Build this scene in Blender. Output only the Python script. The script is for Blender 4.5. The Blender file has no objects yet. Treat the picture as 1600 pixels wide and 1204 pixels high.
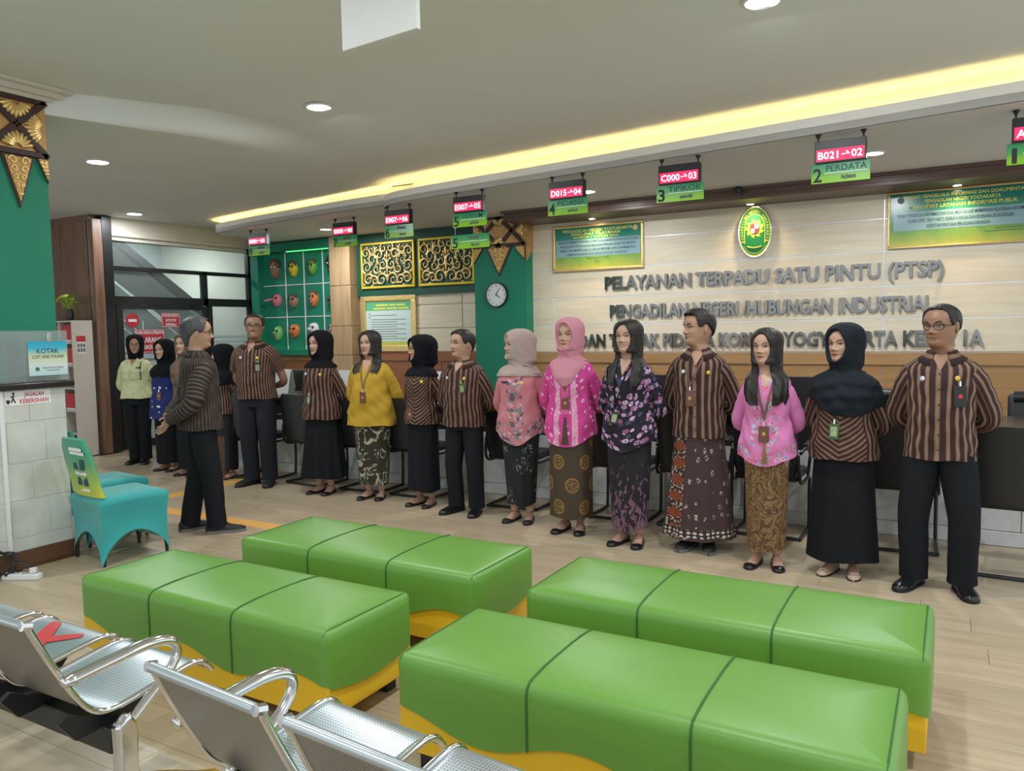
import bpy, bmesh, math, random
import numpy as np
from mathutils import Vector, Matrix
from mathutils.bvhtree import BVHTree
random.seed(7)
S = bpy.context.scene
COL = S.collection
PI = math.pi
R_ = math.radians

# ---------------------------------------------------------------- camera
cam = bpy.data.cameras.new('camera'); cam.sensor_width = 36; cam.lens = 27.45; cam.clip_start = .05
co = bpy.data.objects.new('camera', cam); COL.objects.link(co)
CAMR = Vector((.8700, .4924, -.0173)); CAMU = Vector((-.0210, .0720, .9972)); CAMF = Vector((-.4924, .8672, -.0730))
mw = Matrix.Identity(4)
for i in range(3):
    mw[i][0] = CAMR[i]; mw[i][1] = CAMU[i]; mw[i][2] = -CAMF[i]
mw[2][3] = 1.55
co.matrix_world = mw
S.camera = co
# ---------------------------------------------------------------- world and exposure
W = bpy.data.worlds.new('world'); S.world = W; W.use_nodes = True
W.node_tree.nodes['Background'].inputs[0].default_value = (.80, .88, .92, 1)
W.node_tree.nodes['Background'].inputs[1].default_value = .85
S.view_settings.view_transform = 'Standard'; S.view_settings.look = 'None'
S.view_settings.exposure = 0.50; S.view_settings.gamma = 1; S.view_settings.use_curve_mapping = False
LAMP_W = 19          # watts of one ceiling downlight

# ---------------------------------------------------------------- materials
class NT:
    def __init__(s, m):
        s.t = m.node_tree; s.b = s.t.nodes['Principled BSDF']
    def n(s, kind, **kw):
        x = s.t.nodes.new(kind)
        for k, v in kw.items(): setattr(x, k, v)
        return x
    def put(s, sock, v):
        if isinstance(v, (int, float)): sock.default_value = v
        elif isinstance(v, (tuple, list)):
            sock.default_value = tuple(v) + ((1,) if len(v) == 3 and sock.type == 'RGBA' else ())
        else: s.t.links.new(v, sock)
    def m(s, op, a, b=0, c=0):
        x = s.n('ShaderNodeMath', operation=op)
        for i, v in enumerate((a, b, c)): s.put(x.inputs[i], v)
        return x.outputs[0]
    def mix(s, f, a, b):
        x = s.n('ShaderNodeMix', data_type='RGBA'); s.put(x.inputs[0], f); s.put(x.inputs[6], a); s.put(x.inputs[7], b)
        return x.outputs[2]
    def coord(s, which='Object'): return s.n('ShaderNodeTexCoord').outputs[which]
    def xyz(s, v):
        x = s.n('ShaderNodeSeparateXYZ'); s.put(x.inputs[0], v); return x.outputs
    def vec(s, a, b, c=0):
        x = s.n('ShaderNodeCombineXYZ')
        for i, v in enumerate((a, b, c)): s.put(x.inputs[i], v)
        return x.outputs[0]
    def scale(s, v, k):
        x = s.n('ShaderNodeVectorMath', operation='MULTIPLY'); s.put(x.inputs[0], v); x.inputs[1].default_value = k; return x.outputs[0]
    def noise(s, sc, v=None, det=2, dist=0):
        x = s.n('ShaderNodeTexNoise'); x.inputs['Scale'].default_value = sc; x.inputs['Detail'].default_value = det; x.inputs['Distortion'].default_value = dist
        if v is not None: s.put(x.inputs['Vector'], v)
        return x.outputs[0]
    def vor(s, sc, v, out=0, feat='F1', rnd=1):
        x = s.n('ShaderNodeTexVoronoi', feature=feat); x.inputs['Scale'].default_value = sc; x.inputs['Randomness'].default_value = rnd; s.put(x.inputs['Vector'], v)
        return x.outputs[out]
    def ramp(s, f, stops, const=False):
        x = s.n('ShaderNodeValToRGB'); s.put(x.inputs[0], f); e = x.color_ramp.elements
        if const: x.color_ramp.interpolation = 'CONSTANT'
        while len(e) < len(stops): e.new(.5)
        for i, (p, c) in enumerate(stops): e[i].position = p; e[i].color = tuple(c) + (1,)
        return x.outputs[0]
    def bump(s, h, st=.2, d=.01):
        x = s.n('ShaderNodeBump'); x.inputs['Strength'].default_value = st; x.inputs['Distance'].default_value = d; s.put(x.inputs['Height'], h)
        s.t.links.new(x.outputs[0], s.b.inputs['Normal'])
    def gt(s, a, b): return s.m('GREATER_THAN', a, b)
    def lt(s, a, b): return s.m('LESS_THAN', a, b)

MATS = {}
def mat(name, col=(.5, .5, .5), rough=.5, metal=0, var=.08, vsc=6, bump=0, bsc=60, fn=None, emit=None, est=1, alpha=None, trans=0, spec=None, sheen=0):
    if name in MATS: return MATS[name]
    m = bpy.data.materials.new(name); m.use_nodes = True; N = NT(m); b = N.b
    b.inputs['Roughness'].default_value = rough; b.inputs['Metallic'].default_value = metal
    if spec is not None: b.inputs['Specular IOR Level'].default_value = spec
    if sheen: b.inputs['Sheen Weight'].default_value = sheen
    if fn: c = fn(N)
    else:
        c = tuple(col)
        if var: 
            f = N.noise(vsc, N.coord(), 3)
            c = N.mix(f, tuple(x * (1 - var) for x in col), tuple(min(1, x * (1 + var)) for x in col))
    if c is not None: N.put(b.inputs['Base Color'], c)
    if bump: N.bump(N.noise(bsc, N.coord(), 3), bump, .004)
    if emit: b.inputs['Emission Color'].default_value = tuple(emit) + (1,); b.inputs['Emission Strength'].default_value = est
    if trans: b.inputs['Transmission Weight'].default_value = trans
    if alpha is not None: N.put(b.inputs['Alpha'], alpha(N) if callable(alpha) else alpha)
    MATS[name] = m; return m

def wood(name, a, b, rough=.45, axis=0, sc=1.0, rnd=0.0):
    def fn(N):
        v = N.coord(); k = [9 * sc] * 3; k[axis] = .7 * sc; v = N.scale(v, tuple(k))
        if rnd:
            o = N.n('ShaderNodeObjectInfo').outputs['Random']; x = N.n('ShaderNodeVectorMath', operation='ADD'); N.put(x.inputs[0], v); N.put(x.inputs[1], N.vec(N.m('MULTIPLY', o, 37), N.m('MULTIPLY', o, 19), 0)); v = x.outputs[0]
        f = N.noise(2.2, v, 5, 1.2); c = N.ramp(f, [(.3, a), (.7, b)])
        if rnd: c = N.mix(N.m('MULTIPLY', o, rnd), c, tuple(x * .55 for x in b))
        return c
    return mat(name, rough=rough, fn=fn)

mat('white_ceiling', (.75, .77, .735), .85, var=.03, vsc=1)
mat('soffit_white', (.72, .71, .68), .8, var=.02)
mat('cream_paint', (.66, .62, .54), .8, var=.04)
mat('grey_paint', (.50, .54, .54), .8, var=.06, vsc=2)
wood('plank_oak', (.44, .345, .225), (.57, .46, .315), .30, 0, .8, .22)
mat('floor_base', (.33, .26, .18), .5)
mat('joint_bright', (.80, .81, .83), .3, .2, var=.02)
mat('joint_silver', (.62, .63, .65), .35, .35, var=.02)
wood('panel_cream', (.73, .61, .44), (.83, .725, .56), .42, 0, .9, .06)
wood('column_wood', (.40, .255, .13), (.52, .35, .195), .42, 2, .9)
wood('wainscot', (.36, .19, .075), (.46, .26, .11), .4, 0, 1)
wood('wainscot_red', (.27, .095, .04), (.36, .14, .06), .4, 0, 1)
wood('brown_trim', (.10, .055, .04), (.17, .095, .07), .38, 0, 1)
wood('brown_wall', (.16, .085, .055), (.27, .155, .105), .4, 2, 1)
wood('dark_base', (.085, .035, .02), (.15, .065, .035), .35, 1, 1)
mat('deep_green', (.005, .20, .115), .6, var=.08, vsc=3)
mat('dark_green', (.006, .075, .045), .5, var=.08)
mat('black_frame', (.012, .013, .015), .4, var=0)
mat('black_matte', (.012, .012, .013), .55, var=.1)
mat('black_leather', (.014, .014, .016), .42, var=.1, bump=.15, bsc=120)
mat('chrome', (.78, .78, .78), .12, 1, var=.02)
mat('steel_letters', (.27, .265, .26), .14, 1, var=.3, vsc=14)
mat('gold', (.82, .58, .24), .34, .6, var=.25, vsc=25)
mat('gold_bright', (.80, .58, .04), .38, .35, var=.1)
mat('gold_wood', (.52, .29, .10), .42, .3, var=.35, vsc=18, bump=.6, bsc=40)
mat('carved_brown', (.045, .016, .012), .45, var=.2)
mat('marble', rough=.25, fn=lambda N: N.ramp(N.noise(2.2, N.coord(), 6, 2.5), [(.36, (.50, .52, .53)), (.47, (.62, .64, .65)), (.6, (.66, .67, .67))]))
mat('white_plastic', (.75, .76, .76), .4, var=.03)
mat('paper', (.78, .78, .76), .7, var=.03)
mat('tile_white', rough=.25, fn=lambda N: N.ramp(N.noise(3, N.coord(), 5, 1), [(.35, (.55, .56, .51)), (.6, (.66, .67, .62))]))
mat('grout', (.60, .61, .56), .8)
mat('granite_black', (.022, .018, .018), .22, var=.4, vsc=60)
mat('red_board', (.55, .035, .04), .5, var=.15)
mat('red_sign', (.50, .03, .045), .45, var=.02)
mat('print_white', (.85, .85, .85), .6, var=0)
mat('print_black', (.02, .02, .022), .6, var=0)
mat('print_navy', (.02, .07, .12), .6, var=0)
mat('print_red', (.55, .03, .05), .6, var=0)
mat('print_yellow', (.80, .74, .10), .5, var=0)
mat('print_grey', (.16, .18, .19), .6, var=0)
mat('print_green', (.01, .22, .06), .5, var=0)
mat('shelf_white', (.62, .57, .50), .5, var=.04)
mat('leaf', (.42, .60, .06), .5, var=.3, vsc=20)
mat('plastic_dark', (.02, .02, .022), .35, var=0)
mat('glow_white', (1, 1, 1), .5, var=0, emit=(.93, .97, 1), est=14)
mat('glow_warm', (1, .8, .4), .5, var=0, emit=(1, .72, .28), est=11)
mat('glow_spot', (1, .9, .6), .5, var=0, emit=(1, .85, .5), est=25)
mat('glow_green', (.1, 1, .3), .5, var=0, emit=(.12, 1, .25), est=1.0)
mat('led_red', (.5, 0, .05), .5, var=0, emit=(1, .03, .12), est=.75)
mat('led_text', (1, .7, .8), .5, var=0, emit=(1, .75, .85), est=1.5)
mat('screen', rough=.2, fn=lambda N: N.ramp(N.noise(9, N.coord(), 3), [(.4, (.01, .03, .03)), (.6, (.06, .16, .10))]))
mat('bench_green', (.13, .31, .045), .38, var=.06, vsc=5, bump=.12, bsc=150)
mat('bench_seam', (.03, .12, .012), .5, var=0)
mat('bench_yellow', (.80, .49, .015), .4, var=.05, bump=.1, bsc=150)
mat('teal_cloth', (.025, .35, .35), .75, var=.07, vsc=8, bump=.2, bsc=200, sheen=.3)
mat('seat_steel', rough=.3, metal=.75, fn=lambda N: N.mix(N.lt(N.vor(95, N.coord('UV'), 0, rnd=0), .24), (.53, .60, .63), (.19, .22, .23)))
mat('back_steel', rough=.38, metal=.8, fn=lambda N: N.mix(N.lt(N.vor(120, N.coord('UV'), 0, rnd=0), .28), (.36, .36, .345), (.10, .10, .095)))
mat('steel_plain', (.52, .58, .60), .3, .75, var=.03)
mat('x_red', (.50, .04, .04), .5, var=.1)
mat('orange_tile', (.80, .40, .08), .5, var=.12, vsc=3)

def glassmat(name, tint, fac):
    m = bpy.data.materials.new(name); m.use_nodes = True; t = m.node_tree; t.nodes.clear()
    o = t.nodes.new('ShaderNodeOutputMaterial'); mx = t.nodes.new('ShaderNodeMixShader'); tr = t.nodes.new('ShaderNodeBsdfTransparent'); gl = t.nodes.new('ShaderNodeBsdfPrincipled')
    tr.inputs[0].default_value = tint + (1,); gl.inputs['Roughness'].default_value = .08 if fac < .4 else .5; gl.inputs['Base Color'].default_value = tuple(x * .8 for x in tint) + (1,)
    mx.inputs[0].default_value = fac
    t.links.new(tr.outputs[0], mx.inputs[1]); t.links.new(gl.outputs[0], mx.inputs[2]); t.links.new(mx.outputs[0], o.inputs[0])
    MATS[name] = m
glassmat('glass', (.86, .93, .92), .10)
glassmat('acrylic', (.92, .97, .96), .14)
glassmat('frosted', (.75, .85, .85), .62)
glassmat('lens', (.96, .98, .98), .04)

# ---------------------------------------------------------------- mesh builder
class MB:
    def __init__(s): s.v = []; s.f = []; s.mi = []; s.uv = []; s.has = False
    def add(s, vs, fs, mi=0, uvs=None):
        o = len(s.v); s.v += [tuple(p) for p in vs]
        for k, f in enumerate(fs):
            s.f.append([o + i for i in f]); s.mi.append(mi if not isinstance(mi, list) else mi[k])
            if uvs: s.uv.append([uvs[k][j] for j in range(len(f))]); s.has = True
            else: s.uv.append(None)
        return s
    def box(s, x0, x1, y0, y1, z0, z1, mi=0):
        v = [(x, y, z) for x in (x0, x1) for y in (y0, y1) for z in (z0, z1)]
        return s.add(v, [(0, 1, 3, 2), (4, 6, 7, 5), (0, 4, 5, 1), (2, 3, 7, 6), (0, 2, 6, 4), (1, 5, 7, 3)], mi)
    def obox(s, M, sx, sy, sz, mi=0):      # box of full size sx,sy,sz about the origin of matrix M
        v = [M @ Vector((x, y, z)) for x in (-sx/2, sx/2) for y in (-sy/2, sy/2) for z in (-sz/2, sz/2)]
        return s.add(v, [(0, 1, 3, 2), (4, 6, 7, 5), (0, 4, 5, 1), (2, 3, 7, 6), (0, 2, 6, 4), (1, 5, 7, 3)], mi)
    def bar(s, a, b, w, d, up=(0, 0, 1), mi=0):   # rectangular bar from a to b
        a = Vector(a); b = Vector(b); x = (b - a); L = x.length; x.normalize(); y = Vector(up).cross(x)
        if y.length < 1e-4: y = Vector((0, 1, 0)).cross(x)
        y.normalize(); z = x.cross(y); M = Matrix((x, y, z)).transposed().to_4x4(); M.translation = (a + b) / 2
        return s.obox(M, L, w, d, mi)
    def grid(s, P, mi=0, closed=True, cap=True, UV=None):
        R = len(P); C = len(P[0]); vs = [p for r in P for p in r]; fs = []; us = []
        for i in range(R - 1):
            for j in range(C if closed else C - 1):
                k = (j + 1) % C; fs.append((i*C + j, i*C + k, (i+1)*C + k, (i+1)*C + j))
                if UV is not None:
                    k2 = j + 1; us.append((UV[i][j], UV[i][k2], UV[i+1][k2], UV[i+1][j]))
        if cap and closed:
            fs.append(tuple(range(C))); fs.append(tuple((R-1)*C + j for j in range(C)))
            if UV is not None: us.append([UV[0][j] for j in range(C)]); us.append([UV[R-1][j] for j in range(C)])
        return s.add(vs, fs, mi, us if UV is not None else None)
    def tube(s, path, r, n=8, mi=0, cap=True, flat=1.0, uv=False, ref=None):
        path = [Vector(p) for p in path]; m = len(path); rs = r if isinstance(r, (list, tuple, np.ndarray)) else [r] * m
        P = []; UV = []; acc = 0; ux = None
        for i, p in enumerate(path):
            t = (path[min(i+1, m-1)] - path[max(i-1, 0)])
            t = t.normalized() if t.length > 1e-9 else Vector((0, 0, 1))
            if ux is None:
                a = Vector(ref) if ref else (Vector((0, 0, 1)) if abs(t.z) < .9 else Vector((0, -1, 0)))
            else: a = ux
            ux = (a - t * a.dot(t)); ux = ux.normalized() if ux.length > 1e-6 else t.orthogonal().normalized()
            uy = t.cross(ux)
            if i: acc += (p - path[i-1]).length
            P.append([p + ux * math.cos(2*PI*j/n) * rs[i] * flat + uy * math.sin(2*PI*j/n) * rs[i] for j in range(n)])
            rr = float(np.mean(rs)); UV.append([(2*PI*j/n*rr, acc) for j in range(n + 1)])
        return s.grid(P, mi, True, cap, UV if uv else None)
    def ell(s, c, r, n=12, m=8, mi=0, M=None):
        P = []
        for i in range(m + 1):
            a = PI * i / m; P.append([])
            for j in range(n):
                q = Vector((r[0]*math.sin(a)*math.cos(2*PI*j/n), r[1]*math.sin(a)*math.sin(2*PI*j/n), r[2]*math.cos(a)))
                P[-1].append(Vector(c) + (M @ q if M else q))
        return s.grid(P, mi, True, False)
    def lathe(s, prof, c=(0, 0, 0), n=20, mi=0, axis='z'):
        P = []
        for r, z in prof:
            row = []
            for j in range(n):
                x, y = r*math.cos(2*PI*j/n), r*math.sin(2*PI*j/n)
                row.append((c[0]+x, c[1]+y, c[2]+z) if axis == 'z' else ((c[0]+x, c[1]-z, c[2]+y) if axis == 'y' else (c[0]+z, c[1]+x, c[2]+y)))
            P.append(row)
        return s.grid(P, mi, True, True)
    def prism(s, poly, fn, d0, d1, mi=0):   # poly in 2D, fn(u,v,d)->xyz
        n = len(poly); vs = [fn(u, v, d0) for u, v in poly] + [fn(u, v, d1) for u, v in poly]
        return s.add(vs, [tuple(range(n)), tuple(n + i for i in range(n))] + [(i, (i+1) % n, n + (i+1) % n, n + i) for i in range(n)], mi)
    def mesh(s, name, smooth=40):
        me = bpy.data.meshes.new(name); me.from_pydata(s.v, [], s.f)
        if s.has:
            l = me.uv_layers.new(name='UVMap'); d = []
            for f, u in zip(s.f, s.uv):
                for j in range(len(f)): d += list(u[j]) if u else [0, 0]
            l.data.foreach_set('uv', d)
        me.polygons.foreach_set('material_index', s.mi)
        me.polygons.foreach_set('use_smooth', [bool(smooth)] * len(s.f))
        bm = bmesh.new(); bm.from_mesh(me); bmesh.ops.recalc_face_normals(bm, faces=bm.faces); bm.to_mesh(me); bm.free()
        if smooth and smooth < 180: me.set_sharp_from_angle(angle=R_(smooth))
        me.update(); return me

def wm(o):
    m = o.matrix_basis.copy()
    return wm(o.parent) @ o.matrix_parent_inverse @ m if o.parent else m
def obj(name, mb, mats, parent=None, smooth=40, bevel=0, seg=2, world=False, sub=0, label=None):
    me = mb if isinstance(mb, bpy.types.Mesh) else mb.mesh(name, smooth)
    if not len(me.materials):
        for x in (mats if isinstance(mats, (list, tuple)) else [mats]): me.materials.append(MATS[x] if isinstance(x, str) else x)
    o = bpy.data.objects.new(name, me); COL.objects.link(o)
    if parent is not None:
        o.parent = parent
        if world: o.matrix_parent_inverse = wm(parent).inverted()
    if bevel:
        b = o.modifiers.new('bevel', 'BEVEL'); b.width = bevel; b.segments = seg; b.limit_method = 'ANGLE'; b.angle_limit = R_(40)
    if sub: b = o.modifiers.new('subdivision', 'SUBSURF'); b.levels = sub; b.render_levels = sub
    if label: o['label'] = label
    return o
def tag(o, label, cat, group=None):
    o['label'] = label; o['category'] = cat
    if group: o['group'] = group
    return o
def thing(name, label, cat, loc=(0, 0, 0), rz=0, group=None):
    o = bpy.data.objects.new(name, None); COL.objects.link(o); o.empty_display_size = .1
    o.location = loc; o.rotation_euler = (0, 0, rz); return tag(o, label, cat, group)
def struct(o): o['kind'] = 'structure'; return o
def copy_tree(o, parent=None):
    c = o.copy(); COL.objects.link(c)
    if parent is not None: c.parent = parent
    for ch in list(o.children): copy_tree(ch, c)
    return c
def spline(pts, n):                       # Catmull-Rom through pts
    pts = [Vector(p) for p in pts]; out = []; m = len(pts)
    for k in range(n):
        u = k / (n - 1) * (m - 1); i = min(int(u), m - 2); t = u - i
        p0 = pts[max(i-1, 0)]; p1 = pts[i]; p2 = pts[i+1]; p3 = pts[min(i+2, m-1)]
        out.append(.5 * ((2*p1) + (p2-p0)*t + (2*p0-5*p1+4*p2-p3)*t*t + (3*p1-p0-3*p2+p3)*t**3))
    return out

_TX = {}
def text_geo(s, bold=0, ext=0):
    k = (s, bold, ext)
    if k not in _TX:
        cu = bpy.data.curves.new('lettering', 'FONT'); cu.body = s; cu.size = 1; cu.offset = bold; cu.extrude = ext; cu.resolution_u = 2; cu.align_x = 'CENTER'; cu.space_line = 1
        o = bpy.data.objects.new('lettering', cu); me = bpy.data.meshes.new_from_object(o)
        _TX[k] = ([tuple(v.co) for v in me.vertices], [tuple(p.vertices) for p in me.polygons])
        bpy.data.objects.remove(o); bpy.data.meshes.remove(me); bpy.data.curves.remove(cu)
    return _TX[k]
def text(mb, s, c, xd, up, h, w=None, ext=.0006, bold=0.0, mi=0, align='c', face=True):
    """lettering with capitals h high, centred (or starting) at c in the plane xd/up; normal = xd x up"""
    v, f = text_geo(s, bold)
    if not v: return mb
    xs = [p[0] for p in v]; x0, x1 = min(xs), max(xs)
    c = Vector(c); xd = Vector(xd).normalized(); up = Vector(up).normalized(); nn = xd.cross(up)
    sy = h / .73; sx = (w / (x1 - x0)) if w else sy
    ox = (x0 + x1) / 2 if align == 'c' else x0
    vs = [c + xd * ((p[0] - ox) * sx) + up * ((p[1] - .365) * sy) + nn * ext for p in v]
    return mb.add(vs, f, mi)
XD = (1, 0, 0); YD = (0, 1, 0); ZD = (0, 0, 1)
# ================================================================ STRUCTURE
WR, WL, GX = 8.35, 8.83, -9.74            # right wall, left wall (depth), glass wall (x)
ZR, ZL, ZN, ZF = 2.88, 2.92, 3.28, 3.11   # soffits and ceilings
floor = struct(obj('floor', MB().box(-13, 3.5, -3, 9.2, -.06, -.012), 'floor_base'))
pl = MB().box(-.649, .649, -.0992, .0992, -.013, 0).mesh('plank', 0)
for r in range(27):
    y = .92 + r * .2; off = random.uniform(0, 1.3)
    for k in range(-9, 3):
        x = k * 1.3 + off
        if x < -9.2 and y > 5.95: continue
        if x < -10 + (0 if y > 3.2 else 4.2) or x > 1.9 or (x > -.2 + .42*y + 1.0): continue
        obj('plank', pl, 'plank_oak', floor, bevel=0).location = (x, y, 0)
struct(obj('floor_hall', MB().box(-13, GX - .06, 4, 9.2, -.012, 0), 'grey_paint'))
# walls
wall_back = struct(obj('wall_back', MB().box(-4.46, 1.9, WR, WR + .3, 0, 3.1), 'joint_silver'))
wall_left = struct(obj('wall_left', MB().box(-9.74, -4.46, WL, WL + .15, 0, 3.1), 'cream_paint'))
cols = [-4.45, -4.14, -3.013, -.61, 1.12]; zs = [1.258, 1.578, 1.89, 2.222, 2.532, 2.80]
for i in range(len(cols) - 1):
    for j in range(len(zs) - 1):
        obj('panel', MB().box(cols[i] + .006, cols[i+1] - .006, WR - .014, WR + .002, zs[j] + .006, zs[j+1] - .006), 'panel_cream', wall_back, bevel=.002, seg=1)
    obj('wainscot_panel', MB().box(cols[i] + .004, cols[i+1] - .004, WR - .016, WR + .002, 0, 1.13), 'wainscot', wall_back, bevel=.002, seg=1)
for z in zs[1:-1]: obj('joint_strip', MB().box(-4.45, 1.12, WR - .0125, WR, z - .0052, z + .0052), 'joint_bright', wall_back)
for x in cols[1:-1]:
    for j in range(len(zs) - 1): obj('joint_strip', MB().box(x - .0052, x + .0052, WR - .0125, WR, zs[j] + .006, zs[j+1] - .006), 'joint_bright', wall_back)
obj('wainscot_rail', MB().box(-4.455, 1.12, WR - .035, WR, 1.135, 1.252), 'wainscot', wall_back, bevel=.004)
# left wall bays
for x0, x1 in ((-7.5, -6.53), (-6.52, -5.75), (-5.74, -5.0)):
    for z0, z1 in ((1.256, 1.57), (1.58, 1.89), (1.90, 2.03)):
        obj('panel', MB().box(x0, x1 - .008, WL - .012, WL + .002, z0, z1 - .008), 'panel_cream', wall_left, bevel=.002, seg=1)
obj('wainscot_rail', MB().box(-9.7, -5.0, WL - .03, WL, 1.12, 1.25), 'wainscot_red', wall_left, bevel=.004)
for x in (-9.7, -8.5, -7.3, -6.1):
    obj('wainscot_panel', MB().box(x, x + 1.19, WL - .016, WL, 0, 1.11), 'wainscot_red', wall_left, bevel=.002, seg=1)
obj('green_band', MB().box(-7.52, -5.0, WL - .05, WL, 2.04, 2.93), 'dark_green', wall_left)
col = struct(thing('trim_1', 'x', 'x')); del col['label']; del col['category']
for z0, z1 in ((0, 1.2), (1.205, 1.62), (1.625, 2.2), (2.205, 2.93)):
    obj('column_block', MB().box(-7.9, -7.52, 8.62, WL, z0, z1), 'column_wood', col, bevel=.006)
# brown crown box over the right wall
tr = struct(obj('trim_2', MB().box(-4.52, 1.9, 7.83, WR, 2.765, 2.88), 'brown_trim', bevel=.006))
obj('moulding', MB().box(-4.54, 1.9, 7.815, 7.83, 2.80, 2.812), 'brown_trim', tr)
obj('moulding', MB().box(-4.54, 1.9, 7.80, 7.83, 2.85, 2.88), 'brown_trim', tr, bevel=.004)
# green pillar with the clock
pil = struct(obj('wall_pillar', MB().box(-5.14, -4.42, 8.17, 9.1, 0, 3.05), 'deep_green'))
# ceilings: near (high) and far-left (low) with a curved step between
step = [(-5.75, -3.0), (-5.72, 2.2), (-5.62, 3.2), (-5.35, 3.75), (-4.98, 4.35), (-4.82, 4.9), (-4.9, 5.6), (-5.1, 6.2), (-5.45, 7.0)]
step = [(p.x, p.y) for p in spline([(a, b, 0) for a, b in step], 40)]
def flat(poly, z0, z1):
    return MB().prism(poly, lambda u, v, d: (u, v, d), z0, z1)
ce = MB(); n = len(step)
low = [(x - (.02 + .9 * max(0, (y - 3.4) / 3) ** 1.0), y) for x, y in step]      # the low side runs out ever more gently
zc_ = lambda y: ZN - .15*(min(1, max(0, (y - 4.2)/1.5)))      # the high ceiling eases down to the cove
ce.add([(x, y, zc_(y)) for x, y in step] + [(2.6, y, zc_(y)) for x, y in step], [(i, i+1, n+i+1, n+i) for i in range(n-1)])
ce.add([(x, y, ZF) for x, y in low] + [(-13, y, ZF) for x, y in low], [(i, i+1, n+i+1, n+i) for i in range(n-1)])
ce.box(-13, 2.6, 6.95, 9.3, ZN - .15, ZN + .1); ce.box(-13, -6.5, 7.0, 9.2, ZF, ZN); ce.box(-13, 2.6, -3, 9.3, ZN + .02, ZN + .1)
ce.grid([[(low[i][0] + (step[i][0] - low[i][0])*f, step[i][1], ZF + (zc_(step[i][1]) - ZF)*(f*f*(3 - 2*f))) for f in np.linspace(0, 1, 9)] for i in range(n)], 0, False)
ceiling = struct(obj('ceiling', ce, 'white_ceiling', smooth=60))
# soffit lobes
Rl = [(1.9, 5.56), (.336, 5.785), (-.7, 5.94), (-1.715, 6.089), (-3.224, 6.325), (-4.368, 6.488), (-5.0, 6.60), (-5.28, 6.70), (-5.46, 6.85), (-5.52, 7.05), (-5.5, 7.3)]
Ll = [(-5.3, 6.86), (-5.8, 6.90), (-6.5, 6.985), (-7.8, 7.20), (-8.5, 7.34), (-8.85, 7.45), (-9.0, 7.60), (-9.02, 7.8), (-9.0, 8.1), (-9.25, 8.6), (-9.7, 8.83)]
def lobe(name, edge, back, z):
    e = [(p.x, p.y) for p in spline([(a, b, 0) for a, b in edge], 60)]
    o = struct(obj(name, flat(e + back, z, z + .055), 'soffit_white', smooth=30))
    lip = MB(); t = []
    for i, (x, y) in enumerate(e):
        a = e[max(i-1, 0)]; b = e[min(i+1, len(e)-1)]; d = Vector((b[0]-a[0], b[1]-a[1], 0)).normalized(); t.append(Vector((d.y, -d.x, 0)))
    if t[5].y < 0: t = [-q for q in t]
    P = [[(x, y, z), (x, y, z + .12), (x + q.x*.015, y + q.y*.015, z + .12), (x + q.x*.015, y + q.y*.015, z)] for (x, y), q in zip(e, t)]
    lip.grid(P, 0, True, True); obj('fascia', lip, 'soffit_white', o, smooth=40)
    led = MB(); led.grid([[(x + q.x*a, y + q.y*a, z + h) for a, h in ((.05, .058), (.05, .072), (.075, .072), (.075, .058))] for (x, y), q in zip(e, t)][:-8], 0, True, True)
    obj('light_strip', led, 'glow_warm', o)
    cw = MB(); cw.grid([[(x + q.x*.30, y + q.y*.30, z + .05), (x + q.x*.30, y + q.y*.30, ZN + .01)] for (x, y), q in zip(e, t)], 0, False); obj('cove_back', cw, 'soffit_white', o, smooth=40)
    return o
lobe('ceiling_soffit', Rl, [(-5.4, 8.2), (-5.15, WL), (1.9, WL)], ZR)
lobe('ceiling_soffit', Ll, [(-5.1, WL)], ZL)
# glass partition on the left
gw = struct(thing('window_1', 'x', 'x')); del gw['label']; del gw['category']
def gb(name, y0, y1, z0, z1, x0=GX - .04, x1=GX + .04, m='black_frame'): return obj(name, MB().box(x0, x1, y0, y1, z0, z1), m, gw, bevel=.003, seg=1)
gb('frame_post', 6.30, 6.44, 0, 3.10, GX - .09, GX + .09); gb('frame_post', 7.88, 7.96, 1.96, 2.45); gb('frame_post', 8.74, 8.83, 0, 2.9)
gb('frame_rail', 6.44, 8.83, 2.415, 2.468); gb('frame_rail', 6.44, 8.83, 1.955, 2.07); gb('frame_rail', 7.98, 8.83, 0, .1)
gb('frame_post', 7.965, 8.03, 0, 1.96)
for y0, y1, z0, z1 in ((6.44, 8.8, 2.46, 2.80), (6.44, 7.88, 2.07, 2.415), (7.96, 8.74, 2.07, 2.415), (8.03, 8.74, .1, 1.955)):
    gb('pane', y0, y1, z0, z1, GX - .004, GX + .004, 'glass')
cor = MB().box(GX - .06, GX + .01, 6.44, 8.8, 2.80, 3.11).box(GX - .06, GX + .035, 6.44, 8.8, 2.80, 2.83).box(GX - .06, GX + .05, 6.44, 8.8, 2.86, 2.90); struct(obj('trim_3', cor, 'cream_paint', bevel=.006))
for z in (.98, 1.05, 1.12, 1.19, 1.26, 1.33, 1.40, 1.47): gb('frosted_strip', 8.04, 8.73, z, z + .045, GX + .005, GX + .007, 'frosted')
gb('frosted_strip', 8.04, 8.73, .1, .93, GX + .005, GX + .007, 'frosted')
dr = struct(thing('door_1', 'x', 'x')); del dr['label']; del dr['category']
def db(name, y0, y1, z0, z1, x0=GX - .03, x1=GX + .03, m='black_frame', par=None): return obj(name, MB().box(x0, x1, y0, y1, z0, z1), m, par or dr, bevel=.003, seg=1)
db('door_stile', 6.49, 6.58, .01, 1.95); db('door_stile', 7.88, 7.955, .01, 1.95); db('door_rail', 6.58, 7.88, .01, .11); db('door_rail', 6.58, 7.88, 1.90, 1.95)
pane = db('pane', 6.58, 7.88, .11, 1.90, GX - .004, GX + .004, 'glass')
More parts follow.
